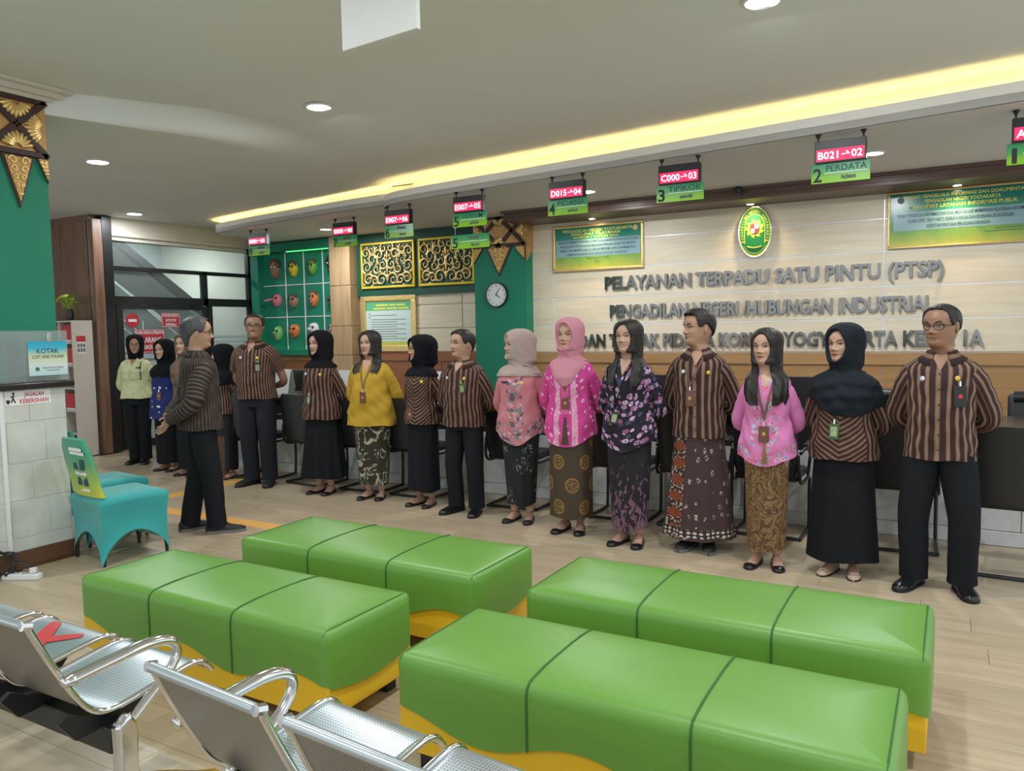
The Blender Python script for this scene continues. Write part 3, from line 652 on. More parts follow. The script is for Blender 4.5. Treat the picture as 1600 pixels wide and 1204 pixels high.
for k, (x, z, w_, h_, nm, kind, nose) in enumerate(MK):
    y = WL - .05; t = thing('mask', nm + ' carved mask in the green niche', 'mask', (x, y, z - h_/2), 0, 'carved masks in the green niche'); c = (0, 0, h_/2)
    P = []
    for i in range(13):
        a = PI*i/12; row = []
        for j in range(15):
            b = PI*j/14; xx = w_/2*math.sin(a)**.8*math.cos(b); zz = h_/2*math.cos(a); yy = -.085*math.sin(a)**.7*math.sin(b)
            if zz < 0: xx *= 1 - .25*(-zz/(h_/2))
            yy += .012*math.exp(-((abs(xx) - w_*.2)/.02)**2 - ((zz - h_*.08)/.02)**2); row.append((xx, yy, h_/2 + zz))
        P.append(row)
    obj('face', MB().grid(P, 0, False), 'mask%d' % k, t, smooth=80)
    nl = max(nose, .02); tip = (-nl*.9 if kind == 'long' else 0, -.085 - nl*(.5 if kind == 'long' else 1)*.6, h_*.47)
    obj('nose', MB().tube([(0, -.075, h_*.60), (tip[0]*.5, (tip[1] - .085)/2, h_*.52), tip], [.010, .020 + (.012 if kind == 'ball' else 0), .012 if kind != 'ball' else .026], 8), 'mask%d' % k, t, smooth=80)
    for sg in (-1, 1):
        obj('eye', MB().ell((sg*w_*.2, -.078, h_*.62), (.018, .008, .011), 10, 6), 'mask_teeth' if k in (3, 7, 0) else 'mask_dark', t)
        obj('eyebrow', MB().tube([(sg*w_*.08, -.086, h_*.70), (sg*w_*.2, -.082, h_*.735), (sg*w_*.33, -.066, h_*.70)], .005, 6), 'mask_dark', t)
    my = h_*.27; obj('mouth', MB().tube([(-w_*.2, -.068, my + .012), (0, -.087, my), (w_*.2, -.068, my + .012)], [.006, .012 if kind != 'mouth' else .022, .006], 8), 'mask_lip', t)
    obj('teeth', MB().tube([(-w_*.12, -.080, my + .008), (0, -.092, my + .002), (w_*.12, -.080, my + .008)], .005, 6), 'mask_teeth', t)
    if kind == 'crown':
        for q in range(-3, 4): obj('crown_leaf', MB().ell((q*w_*.13, -.05 + abs(q)*.006, h_*(.84 + .02*(3-abs(q)))), (w_*.075, .022, h_*.15), 8, 6), 'mask_hair', t)
    if kind in ('hair', 'n') and k in (0, 3):
        for q in range(12): a = PI*q/11; obj('hair_tuft', MB().ell((w_*.46*math.cos(a), -.035, h_*(.66 + .30*math.sin(a))), (.024, .03, .03), 8, 6), 'mask_hair' if k == 0 else 'mask3', t)

# ================================================================ HANGING COUNTER SIGNS
grad('plate_print', [(0, (.30, .62, .03)), (.34, (.24, .55, .05)), (.5, (.10, .42, .10)), (1, (.02, .26, .12))], -.068, .068, False)
JV = [[(0, 0), (.1, .5), (.25, .45), (.25, 0)], [(0, 0), (0, .5), (.2, .5), (.2, 0), (.35, 0), (.35, .5)], [(.3, .1), (.05, 0), (0, .3), (.25, .5), (.3, .2), (.3, -.2)], [(0, .5), (.15, .45), (.15, 0), (.3, 0), (.3, .5), (.45, .5), (.45, 0)]]
def script(mb, c, h, n, seed):               # strokes like the small local script under the words
    r = random.Random(seed); x = 0; segs = []
    for i in range(n):
        g = r.choice(JV); segs.append([(x + a, b) for a, b in g]); x += max(a for a, b in g) + .13
        if r.random() < .3: segs.append([(x - .3, .65), (x - .2, .78), (x - .1, .65)])
    for s in segs:
        p = spline([(c[0] + (a - x/2)*h, c[1], c[2] + (b - .25)*h, ) for a, b in s], 3*len(s)); mb.tube(p, .0024*h/.03, 4)
    return mb
def plate(t, z, num, word, seed, y=0, w=.385, h=.135):
    p = obj('plate', MB().box(-w/2, w/2, -.004, .004, -.068, .067), 'plate_print', t, bevel=.002, seg=1); p.location = (0, y, z)
    obj('rule', MB().box(-w*.27, w*.46, -.006, -.0035, -.003, .003), 'print_white', p)
    obj('numeral', text(MB(), num, (-w*.39, -.0045, -.008), XD, ZD, .098, .058 if num != '1' else .028, .001, .02), 'print_black', p, smooth=0)
    if word: obj('lettering', text(MB(), word, (w*.10, -.0045, .034), XD, ZD, .046, min(.265, .044*len(word)), .001, .004), 'print_navy', p, smooth=0)
    else: obj('script', script(MB(), (w*.10, -.005, .032), .036, 7, seed + 9), 'print_grey', p)
    obj('script', script(MB(), (w*.14, -.005, -.036), .034, 6, seed), 'print_grey', p)
    return p
def counter_sign(x, y, z, num, led, word, lbl, w=.335):
    t = thing('counter_sign', lbl, 'sign', (x, y, z), 0, 'hanging counter number signs')
    for sg in (-1, 1):
        obj('bracket', MB().tube([(sg*w*.44, 0, -.002), (sg*w*.44, 0, -.03)], [.022, .007], 8).tube([(sg*w*.44, 0, -.02), (sg*w*.44, 0, -.07)], .006, 6), 'black_matte', t)
    bx = obj('display_box', MB().box(-w/2, w/2, -.03, .03, -.205, -.055), 'black_frame', t, bevel=.003, seg=1)
    obj('display_face', MB().box(-w/2 + .012, w/2 - .012, -.032, -.0295, -.195, -.115), 'led_red', bx)
    obj('lettering', text(MB(), led, (0, -.0325, -.155), XD, ZD, .052, w*.86, .001, .01), 'led_text', bx, smooth=0)
    plate(t, -.275, num, word, int(num))
    return t
SL = {'1': 'sign of counter 1 hanging at the right edge', '2': 'sign of counter 2 reading PERDATA, near the right edge', '3': 'sign of counter 3 reading TIPIKOR, above the seal', '4': 'sign of counter 4 reading PIDANA, above the left notice', '5': 'sign of counter 5 reading HUKUM, above the second plate', '6': 'sign of counter 6 hanging at the rounded end of the soffit', '7': 'sign of counter 7 hanging above the wooden column', '8': 'leftmost hanging sign, of counter 8, beside the mask niche'}
for x, y, z, num, led, word in ((.45, 5.90, ZR, '1', 'A000→01', ''), (-.715, 5.875, ZR, '2', 'B021→02', 'PERDATA'), (-1.905, 6.04, ZR, '3', 'C000→03', 'TIPIKOR'), (-2.94, 6.17, ZR, '4', 'D015→04', 'PIDANA'), (-4.04, 6.32, ZR, '5', 'E007→05', 'HUKUM'),
                                (-5.11, 6.62, ZR, '6', 'E007→06', ''), (-6.39, 7.24, ZL, '7', '0000→00', ''), (-7.98, 7.37, ZL, '8', '0000→00', '')):
    counter_sign(x*1.015, y + .13, z, num, led, word, SL[num])
t = thing('counter_plate', 'second green plate numbered 5 hanging below the sign of counter 5', 'sign', (-4.10, 6.45, 2.465))
plate(t, -.068, '5', '', 55, 0, .43)
for sg in (-1, 1): obj('wire', MB().tube([(sg*.17, 0, 0), (sg*.17, 0, .085)], .0015, 5), 'chrome', t)
t = thing('security_camera', 'small black dome camera on the brown beam above the seal', 'camera', (-1.86, 7.80, 2.86))
obj('mount', MB().lathe([(.035, .0), (.035, .02), (.02, .03)], (0, 0, -.01), 16, axis='y'), 'black_frame', t); obj('dome', MB().ell((0, -.04, -.02), (.04, .04, .04)), 'plastic_dark', t, smooth=80)
# ================================================================ GREEN BENCHES
def bench(label, x0, y0, lx, ly, zt=.425):
    t = thing('bench', label, 'bench', (x0, y0, 0), 0, 'green upholstered waiting benches')
    def wave(s, L): return .202 + .037*math.cos(2*PI*2.25*s/L)
    # upholstered shell: rounded top, wavy lower edge
    rc = .045; per = []
    def corner(cx, cy, a0): return [(cx + rc*math.cos(a0 + PI/2*i/4), cy + rc*math.sin(a0 + PI/2*i/4)) for i in range(5)]
    loop = corner(rc, rc, PI) + [(lx*f, 0) for f in np.linspace(.06, .94, 40)] + corner(lx - rc, rc, 1.5*PI) + [(lx, ly*f) for f in np.linspace(.12, .88, 14)] + corner(lx - rc, ly - rc, 0) + [(lx*(1-f), ly) for f in np.linspace(.06, .94, 40)] + corner(rc, ly - rc, PI/2) + [(0, ly*(1-f)) for f in np.linspace(.12, .88, 14)]
    def zlow(x, y):
        if y < .02 or y > ly - .02: return wave(x, lx)
        return wave(0 if x < lx/2 else lx, lx) - .04*math.sin(PI*y/ly)
    P = []
    for k, (ins, zz) in enumerate([(0, None), (0, .6), (.0, zt - .05), (.006, zt - .022), (.022, zt - .006), (.05, zt), (.12, zt + .006), (.2, zt + .009)]):
        row = []
        for x, y in loop:
            zl = zlow(x, y); z = zl if zz is None else (zl + (zt - .05 - zl)*.5 if zz == .6 else zz)
            cx = min(max(x, ins), lx - ins); cy = min(max(y, ins), ly - ins); bul = .008 if 0 < k < 4 else 0
            row.append((cx, cy, z))
        P.append(row)
    um = MB().grid(P, 0, True, False); nl = len(loop); um.f.append([len(um.v) - nl + i for i in range(nl)]); um.mi.append(0); um.uv.append(None)
    sh = obj('upholstery', um, 'bench_green', t, smooth=60)
    g = .012
    Lp = [(g, g), (lx - g, g), (lx - g, ly - g), (g, ly - g)]
    obj('base', MB().box(g, lx - g, g, ly - g, .075, zt - .1), 'bench_yellow', t, bevel=.006)
    for f in (1/3, 2/3):
        x = lx*f; pth = [(x, -.001, wave(x, lx)), (x, -.001, zt - .05), (x, .006, zt - .02), (x, .024, zt - .004), (x, .05, zt + .001), (x, .12, zt + .0075), (x, .2, zt + .0095), (x, ly - .2, zt + .0095), (x, ly - .12, zt + .0075), (x, ly - .05, zt + .001), (x, ly - .022, zt - .004), (x, ly - .004, zt - .02), (x, ly + .001, zt - .05), (x, ly + .001, wave(x, lx))]
        obj('seam', MB().tube(pth, .0042, 6), 'bench_seam', t, smooth=80)
    for xx in (.026, lx - .026):
        obj('piping', MB().tube([(xx, .008, zt - .022), (xx, .024, zt - .007), (xx, .05, zt - .005), (xx, ly/2, zt - .0045), (xx, ly - .05, zt - .005), (xx, ly - .024, zt - .007), (xx, ly - .008, zt - .022)], .0032, 6), 'bench_seam', t, smooth=80)
    for a in (.1, lx - .1):
        for b in (.08, ly - .08): obj('foot', MB().box(a - .03, a + .03, b - .03, b + .03, 0, .076), 'black_matte', t)
    return t
bench('green bench at the front right, nearest the camera', -1.69, 2.10, 1.59, .54)
bench('green bench at the front left beside the steel seats', -3.58, 2.12, 1.56, .54)
bench('green bench at the back right, before the two hijab and pink women', -1.61, 2.90, 1.565, .58)
bench('green bench at the back left, before the man in sneakers', -3.43, 2.94, 1.55, .58)

# ================================================================ STEEL BEAM SEATS
PW = .41                                    # seat width
prof = [(1.17, .742), (1.178, .738), (1.195, .70), (1.232, .62), (1.278, .53), (1.325, .45), (1.365, .412), (1.41, .398), (1.48, .402), (1.60, .418), (1.69, .428), (1.735, .424), (1.765, .405), (1.785, .378)]
prof = [(p.x, p.y) for p in spline([(a, b, 0) for a, b in prof], 40)]
def beam_seat(label, xs, left_arm, right_arm, red=(), rz=0, dy=0):
    xa, xb = xs[0], xs[-1] + PW
    t = thing('beam_seat', label, 'waiting seat', ((xa + xb)/2, 1.42, 0), 0, 'steel beam seating')
    obj('beam', MB().box(xa - .02, xb + .02, 1.39, 1.47, .265, .345), 'black_frame', t, world=True, bevel=.006)
    for k, x in enumerate(xs):
        P = []; UV = []; acc = 0
        for i, (y, z) in enumerate(prof):
            if i: acc += math.hypot(y - prof[i-1][0], z - prof[i-1][1])
            P.append([(x + PW*f, y, z) for f in (0, .06, .5, .94, 1)]); UV.append([(PW*f, acc) for f in (0, .06, .5, .94, 1)])
        m = MB(); mi_split = 17
        m.grid(P[:mi_split + 1], 0, False, False, UV[:mi_split + 1]); m.grid(P[mi_split:], 1, False, False, UV[mi_split:])
        s_ = obj('seat_shell', m, ['back_steel', 'seat_steel'], t, world=True, smooth=60); sol = s_.modifiers.new('thickness', 'SOLIDIFY'); sol.thickness = .003
        for xx in (x, x + PW): obj('side_rail', MB().tube([(xx, y, z) for y, z in prof], .0105, 8), 'chrome', s_, smooth=80, world=True)
        obj('top_rail', MB().tube([(x + .008, 1.171, .743), (x + PW - .008, 1.171, .743)], .013, 10), 'steel_plain', s_, smooth=80, world=True)
        for xx in (x, x + PW): obj('rail_cap', MB().tube([(xx, 1.164, .745), (xx, 1.188, .739)], .014, 8), 'chrome', s_, world=True)
        for xx in (x + .05, x + PW - .05): obj('seat_bracket', MB().prism([(1.30, .42), (1.36, .385), (1.45, .37), (1.60, .39), (1.56, .345), (1.32, .33), (1.27, .40)], lambda u, v, d: (d, u, v), xx - .012, xx + .012), 'black_frame', t, world=True)
        if k in red:
            for a, b, w_ in (((x + .10, 1.72), (x + .31, 1.46), .07), ((x + .08, 1.50), (x + .33, 1.68), .05)):
                pth = [(a[0]*(1-f) + b[0]*f, a[1]*(1-f) + b[1]*f) for f in np.linspace(0, 1, 9)]; zz = lambda y: np.interp(y, [q[0] for q in prof], [q[1] for q in prof]) + .003
                d = Vector((b[0]-a[0], b[1]-a[1])).normalized(); q = Vector((-d.y, d.x))
                obj('red_mark', MB().grid([[(u + q.x*w_*s/2*math.sin(PI*(i+1)/10)**.5, v + q.y*w_*s/2*math.sin(PI*(i+1)/10)**.5, zz(v + q.y*w_*s/2)) for s in (-1, 0, 1)] for i, (u, v) in enumerate(pth)], 0, False), 'x_red', s_, world=True)
    def endframe(x, sg):
        arm = spline([(x, 1.245, .555), (x, 1.28, .556), (x, 1.40, .565), (x, 1.52, .572), (x, 1.60, .555), (x, 1.625, .51), (x, 1.59, .455), (x, 1.51, .395), (x, 1.44, .345)], 40)
        obj('armrest', MB().tube(arm, [.012] + [.024 if 3 < i < 22 else .019 for i in range(1, 40)], 10, flat=.75), 'chrome', t, world=True, smooth=80)
        leg = obj('leg', MB().prism([(1.392, .36), (1.44, .385), (1.464, .35), (1.460, .20), (1.485, .13), (1.45, .105), (1.41, .105), (1.372, .13), (1.395, .2)], lambda u, v, d: (d, u, v), x - .022, x + .022), 'chrome', t, world=True, bevel=.012, seg=3)
        for y1 in (1.13, 1.75):
            obj('foot', MB().tube(spline([(x, 1.43, .15), (x, 1.43 + (y1 - 1.43)*.35, .115), (x, 1.43 + (y1 - 1.43)*.75, .055), (x, y1, .028)], 14), list(np.linspace(.042, .016, 14)), 10, flat=.8), 'chrome', leg, world=True, smooth=80)
            obj('foot_cap', MB().ell((x, y1, .018), (.02, .02, .018), 10, 6), 'chrome', leg, world=True, smooth=80)
    if left_arm: endframe(xa - .03, -1)
    if right_arm: endframe(xb + .035, 1)
    t.rotation_euler.z = R_(rz); t.location.y += dy
beam_seat('steel beam seat at the left edge with a red cross on one seat', [-3.655, -3.155, -2.655], True, True, (1,))
beam_seat('steel beam seat at the bottom in the middle, cut by the frame', [-1.675, -1.18, -.685], True, True, (), -4.7, -.062)

# ================================================================ COVERED CHAIRS
def cover_mat():
    def fn(N):
        x = N.xyz(N.coord()); f = N.m('DIVIDE', N.m('SUBTRACT', x[2], .46), .42)
        return N.ramp(f, [(0, (.62, .66, .05)), (.25, (.38, .55, .10)), (.6, (.09, .40, .20)), (1, (.03, .33, .22))])
    mat('banner', rough=.35, fn=fn, bump=.25, bsc=14)
cover_mat()
def covered_chair(label, x, y, rz):
    t = thing('covered_chair', label, 'chair', (x, y, 0), rz, 'chairs in turquoise stretch covers')
    w, d, hs = .44, .46, .455
    def leg(p, q): obj('leg', MB().tube([p, q], .012, 8), 'black_matte', t)
    for sx in (-1, 1):
        for sy in (0, 1): leg((sx*(w/2 - .03), .03 + sy*(d - .06), .40), (sx*(w/2 - .012), .012 + sy*(d - .024), 0))
    loop = []
    n = 12
    for i in range(n): loop.append((-w/2 + w*i/n, 0))
    for i in range(n): loop.append((w/2, d*i/n))
    for i in range(n): loop.append((w/2 - w*i/n, d))
    for i in range(n): loop.append((-w/2, d - d*i/n))
    P = []
    for fz in (0, .12, .25, .4, .6, .8, .92, 1.0):
        row = []
        for k, (x_, y_) in enumerate(loop):
            s = (k % n)/n; arch = .215*math.sin(PI*s)**.6; zl = .0 + arch; z = zl + (hs - .02 - zl)*fz
            pinch = 1 - .10*math.sin(PI*fz)*(1 - fz) ; bulge = 1.035 if fz >= .92 else 1
            edge = abs(s - .5)*2; fl = 1 + .05*(1-fz)*edge**3
            row.append((x_*pinch*bulge*fl, d/2 + (y_ - d/2)*pinch*bulge*fl, z))
        P.append(row)
    P.append([(a*.97, d/2 + (b - d/2)*.97, hs) for a, b in loop]); P.append([(a*.75, d/2 + (b - d/2)*.75, hs + .012) for a, b in loop]); P.append([(a*.3, d/2 + (b - d/2)*.3, hs + .016) for a, b in loop])
    obj('seat_cover', MB().grid(P, 0, True, False).grid([P[-1]], 0) if False else MB().grid(P, 0, True, True), 'teal_cloth', t, smooth=60)
    # backrest leaning back (towards -y)
    B = []
    for f in np.linspace(0, 1, 12):
        z = hs - .03 + f*.43; yc = .035 - f*.09; hw = w/2*(1 - .12*f - .35*max(0, f - .86)**1.2*4); th = .03*(1 - .3*f)
        B.append([(hw*math.cos(a)*(1 if abs(math.cos(a)) < 1 else 1), yc + th*math.sin(a), z) for a in np.linspace(0, 2*PI, 24, endpoint=False)])
    obj('backrest_cover', MB().grid(B, 0, True, True), 'teal_cloth', t, smooth=60)
    C = []
    for f in np.linspace(.10, 1.015, 14):
        z = hs - .03 + f*.43; yc = .035 - f*.09; hw = (w/2 + .006)*(1 - .12*f - .35*max(0, f - .86)**1.2*4) + .006; th = .03*(1 - .3*f) + .008
        C.append([(hw*math.cos(a), yc + th*math.sin(a) + .003*math.sin(5*a + 9*f), z) for a in np.linspace(0, 2*PI, 28, endpoint=False)])
    bn = obj('banner', MB().grid(C, 0, True, True), 'banner', t, smooth=60)
    for i in range(2):
        for j in range(2):
            f = .62 - j*.26; z = hs - .03 + f*.43; yc = .035 - f*.09 - .030; obj('printed_icon', MB().box(-.015 + i*.09, .035 + i*.09, yc - .006, yc + .001, z - .035, z + .035), 'print_navy', bn)
    for f, w_ in ((.80, .20), (.86, .18), (.47, .16), (.20, .14)):
        z = hs - .03 + f*.43; yc = .035 - f*.09 - .031; obj('printed_line', MB().box(-.03, -.03 + w_, yc - .004, yc + .001, z - .010, z + .010), 'print_white', bn)
covered_chair('turquoise covered chair with a printed banner on its back, beside the tiled pillar', -5.14, 3.13, R_(-9))
covered_chair('turquoise covered chair half hidden behind the tiled pillar', -5.70, 3.37, R_(-6))

# ================================================================ LOST AND FOUND BOX, STICKERS, CABLES ON THE PILLAR
t = thing('acrylic_box', 'clear acrylic lost and found box on the black pillar ledge', 'box', (-5.46, 2.9, 1.246))
for nm, b in (('front_sheet', (-5.405, -5.40, 2.45, 3.225, 1.247, 1.585)), ('back_sheet', (-5.61, -5.605, 2.45, 3.225, 1.247, 1.585)), ('end_sheet', (-5.604, -5.406, 3.22, 3.225, 1.247, 1.585)), ('divider', (-5.604, -5.406, 2.93, 2.935, 1.247, 1.585)), ('lid', (-5.61, -5.40, 2.45, 3.225, 1.586, 1.591))):
    obj(nm, MB().box(*b), 'acrylic', t, world=True)
obj('hasp', MB().box(-5.402, -5.392, 3.085, 3.115, 1.51, 1.575), 'chrome', t, world=True, bevel=.003)
mat('lost_sheet', rough=.4, fn=lambda N: N.ramp(N.m('MULTIPLY', N.xyz(N.coord('Object'))[2], 1/.23), [(0, (.50, .68, .70)), (.3, (.62, .72, .70)), (.55, (.62, .66, .36)), (.8, (.05, .45, .60)), (1, (.02, .36, .55))]))
sg = obj('printed_notice', MB().box(0, .002, 0, .262, 0, .232), 'lost_sheet', t); sg.matrix_parent_inverse = wm(t).inverted(); sg.location = (-5.398, 2.953, 1.285)
for s, z, h, w_, m_ in (('KOTAK', .168, .034, .15, 'print_navy'), ('LOST AND FOUND', .128, .022, .215, 'print_navy'), ('PENGADILAN NEGERI', .052, .011, .14, 'print_grey'), ('YOGYAKARTA', .034, .011, .09, 'print_grey')):
    obj('lettering', text(MB(), s, (.0025, .131 + (.03 if h < .02 else 0), z), YD, ZD, h, w_, .0006, .01), m_, sg, smooth=0)
obj('crest', MB().lathe([(.014, 0), (.014, .001), (.0005, .0015)], (.0025, .055, .045), 16, axis='x'), 'print_green', sg)
for k, (a, b, c, m_) in enumerate(((2.98, 3.06, .03, 'print_navy'), (3.08, 3.17, .02, 'black_matte'))):
    tag(obj('lost_item', MB().box(-5.57, -5.45, a, b, 1.249, 1.249 + c), m_, bevel=.008), ('dark blue wallet' if k == 0 else 'black phone') + ' lying inside the acrylic box', 'lost item')
t = thing('pillar_sticker', 'white sticker with red words about keeping clean on the tiled pillar', 'sticker', (PX, 2.93, 1.10))
obj('sheet', MB().box(PX, PX + .003, 2.785, 3.085, 1.098, 1.195), 'print_white', t, world=True)
for s, z in (('JAGALAH', 1.168), ('KEBERSIHAN', 1.123)): obj('lettering', text(MB(), s, (PX + .0032, 2.975, z), YD, ZD, .030, .19 if len(s) > 8 else .13, .0005, .02), 'print_red', t, world=True, smooth=0)
fg = MB().ell((PX + .004, 2.842, 1.178), (.001, .008, .008)).tube([(PX + .004, 2.842, 1.17), (PX + .004, 2.838, 1.145), (PX + .004, 2.852, 1.115)], .004, 5).tube([(PX + .004, 2.838, 1.145), (PX + .004, 2.826, 1.118)], .004, 5).tube([(PX + .004, 2.842, 1.163), (PX + .004, 2.822, 1.15)], .003, 5).tube([(PX + .004, 2.806, 1.112), (PX + .004, 2.806, 1.136)], [.008, .012], 8)
obj('figure', fg, 'print_black', t, world=True)
tag(obj('cable_conduit', MB().box(PX, PX + .02, 2.745, 2.772, .11, 1.2), 'white_plastic', bevel=.004), 'white plastic cable conduit running down the tiled pillar', 'conduit')
t = thing('power_strip', 'white power strip with a plug on the floor at the pillar base', 'power strip', (-5.16, 2.72, 0), R_(28))
obj('housing', MB().box(-.14, .10, -.028, .028, .0, .038), 'white_plastic', t, bevel=.006)
for k in (-.06, .0, .06): obj('socket', MB().lathe([(.018, 0), (.018, .0015), (.012, .0015), (.012, 0)], (k, 0, .037), 14), 'print_grey', t)
obj('plug', MB().box(.035, .075, -.016, .016, .038, .075), 'white_plastic', t, bevel=.006)
pth = [(PX + .02, 2.758, .12), (PX + .05, 2.74, .09)]
rr = random.Random(4)
for i in range(60): a = i*.42; pth.append((-5.30 + .055*math.cos(a)*(1 + .3*rr.random()), 2.66 + .07*math.sin(a)*(1 + .3*rr.random()), .02 + .12*abs(math.sin(i*.21)) + .03*rr.random()))
pth += [(-5.22, 2.68, .10), (-5.15, 2.745, .085), (-5.12, 2.745, .07)]
tag(obj('power_cable', MB().tube(spline(pth, 260), .0055, 6), 'plastic_dark', smooth=80), 'tangled black power cable beside the white power strip', 'cable')

# ================================================================ BOOKCASE AND WHAT STANDS IN IT
t = thing('bookcase', 'pale wooden cube bookcase against the brown timber wall', 'bookcase', (-10.15, 6.0, 0))
bx0, bx1, by0, by1, H_ = -10.55, -9.70, 5.86, 6.14, 1.745
obj('side_panel', MB().box(bx1 - .02, bx1, by0, by1, 0, H_), 'shelf_white', t, world=True, bevel=.002); obj('side_panel', MB().box(bx0, bx0 + .02, by0, by1, 0, H_), 'shelf_white', t, world=True)
obj('back_panel', MB().box(bx0, bx1, by1 - .01, by1, 0, H_), 'shelf_white', t, world=True)
SZ = [0, .29, .58, .87, 1.16, 1.45, H_ - .02]
for z in SZ: obj('shelf', MB().box(bx0 + .02, bx1 - .02, by0, by1 - .01, z, z + .02), 'shelf_white', t, world=True)
for x in (-10.27, -9.99): obj('upright', MB().box(x - .01, x + .01, by0, by1 - .01, .02, H_ - .02), 'shelf_white', t, world=True)
for k, (i, j) in enumerate([(2, 5), (2, 4), (2, 2), (2, 0), (1, 5), (1, 1), (0, 3)]):
    x = (-10.54, -10.26, -9.98)[i]; z = SZ[j] + .02; nm = ['top right', 'upper right', 'middle right', 'bottom right', 'top middle', 'lower middle', 'left'][k]
    b = thing('box_file', 'red box file in the %s compartment of the bookcase' % nm, 'box file', (x + .13, by0 + .1, z), 0, 'red box files in the bookcase')
    obj('case', MB().box(x + .03, x + .24, by0 + .02, by0 + .25, z, z + .22), 'red_board', b, world=True, bevel=.003); obj('paper_stack', MB().box(x + .05, x + .23, by0 + .012, by0 + .02, z + .004, z + .03), 'paper', b, world=True)
t = thing('potted_plant', 'yellow-green leafy plant in a dark vase on the bookcase', 'plant', (-9.95, 6.0, 1.746))
obj('vase', MB().lathe([(.03, 0), (.042, .03), (.045, .08), (.034, .13), (.038, .15), (.03, .15)], n=18), 'plastic_dark', t, smooth=60)
rr = random.Random(3)
for k in range(16):
    a = rr.uniform(0, 2*PI); e = rr.uniform(.05, .13); z = rr.uniform(.19, .33); c = Vector((e*math.cos(a), e*math.sin(a), z))
    lf = obj('leaf', MB().ell(c, (.058, .038, .006), 10, 4, 0, Matrix.Rotation(a, 3, 'Z') @ Matrix.Rotation(rr.uniform(-.3, .9), 3, 'Y')), 'leaf', t, smooth=80); obj('stem', MB().tube([(0, 0, .13), c*.5 + Vector((0, 0, .06)), c], .003, 5), 'leaf', lf)
t = thing('wall_calendar', 'small red and white calendar taped to the bookcase side', 'calendar', (-9.7, 5.97, 1.32))
obj('sheet', MB().box(-9.70, -9.697, 5.91, 6.03, 1.32, 1.55), 'paper', t, world=True); obj('header', MB().box(-9.698, -9.6955, 5.91, 6.03, 1.475, 1.55), 'print_red', t, world=True)
for i in range(2):
    for j in range(3): obj('month_block', MB().box(-9.698, -9.6955, 5.92 + j*.037, 5.948 + j*.037, 1.345 + i*.06, 1.39 + i*.06), 'print_grey', t, world=True)
# red notices on the glass door
def door_sign(label, y0, y1, z0, z1, rows):
    t = thing('door_sign', label, 'sign', (GX + .01, (y0 + y1)/2, z0), 0, 'red notices on the glass door')
    obj('sheet', MB().box(GX + .008, GX + .011, y0, y1, z0, z1), 'red_sign', t, world=True)
    for a in ((y0 + .006, y1 - .006, z0 + .006, z0 + .011), (y0 + .006, y1 - .006, z1 - .011, z1 - .006), (y0 + .006, y0 + .011, z0 + .006, z1 - .006), (y1 - .011, y1 - .006, z0 + .006, z1 - .006)): obj('border', MB().box(GX + .0105, GX + .0115, *a), 'print_white', t, world=True)
    for s, z, h, w_ in rows: obj('lettering', text(MB(), s, (GX + .012, (y0 + y1)/2, z), YD, ZD, h, w_, .0005, .02), 'print_white', t, world=True, smooth=0)
door_sign('red notice asking to close the door again, beside the mullion', 7.175, 7.475, 1.65, 1.85, [('MOHON PINTU', 1.815, .04, .25), ('DITUTUP', 1.75, .04, .17), ('KEMBALI', 1.69, .04, .17)])
door_sign('larger red no-entry notice behind the women in hijabs', 6.74, 7.205, 1.30, 1.62, [('SELAIN HAKIM & PEGAWAI', 1.58, .045, .44), ('DILARANG', 1.48, .075, .36), ('MASUK', 1.38, .06, .26)])
t = thing('door_sign', 'round red no-entry symbol on the glass door', 'sign', (GX + .01, 6.726, 1.65), 0, 'red notices on the glass door')
obj('disc', MB().lathe([(.10, 0), (.10, .003), (.0005, .0035)], (GX + .008, 6.726, 1.745), 32, axis='x'), 'red_sign', t, world=True); obj('bar', MB().box(GX + .011, GX + .0125, 6.665, 6.787, 1.727, 1.763), 'print_white', t, world=True)
# ================================================================ SERVICE COUNTER
t = thing('service_counter', 'long service counter with black top and marble front behind the row of people', 'counter', (-3.6, 6.5, 0))
obj('top', MB().box(-8.55, 1.6, 6.19, 6.86, .80, .835), 'granite_black', t, world=True, bevel=.006)
obj('apron', MB().box(-8.5, 1.55, 6.24, 6.27, .58, .80), 'black_matte', t, world=True)
for k in range(9): obj('front_panel', MB().box(-8.5 + k*1.115, -8.505 + (k+1)*1.115, 6.235, 6.26, .105, .58), 'marble', t, world=True, bevel=.003, seg=1)
obj('plinth', MB().box(-8.5, 1.55, 6.225, 6.6, 0, .10), 'marble', t, world=True, bevel=.003, seg=1)
for x in (-8.5, 1.52): obj('end_panel', MB().box(x, x + .03, 6.26, 6.8, .1, .80), 'black_matte', t, world=True)
def monitor(label, x, y, rz):
    t = thing('monitor', label, 'monitor', (x, y, .835), rz, 'monitors on the counter')
    obj('foot', MB().lathe([(.10, 0), (.10, .008), (.02, .014)], n=20), 'plastic_dark', t); obj('neck', MB().box(-.02, .02, -.012, .012, .01, .10), 'plastic_dark', t)
    p = obj('housing', MB().box(-.22, .22, -.018, .018, .05, .29), 'plastic_dark', t, bevel=.006); obj('screen', MB().box(-.205, .205, -.0205, -.0175, .065, .275), 'screen', p)
monitor('monitor with a lit screen on the counter beside the tall man', -7.15, 6.42, R_(38)); monitor('dark monitor on the counter between the tall man and the first hijab woman', -6.35, 6.45, R_(165)); monitor('dark monitor on the counter behind the floral blouse', -2.1, 6.55, R_(170)); monitor('dark monitor on the counter behind the woman in light pink', -.95, 6.55, R_(180))
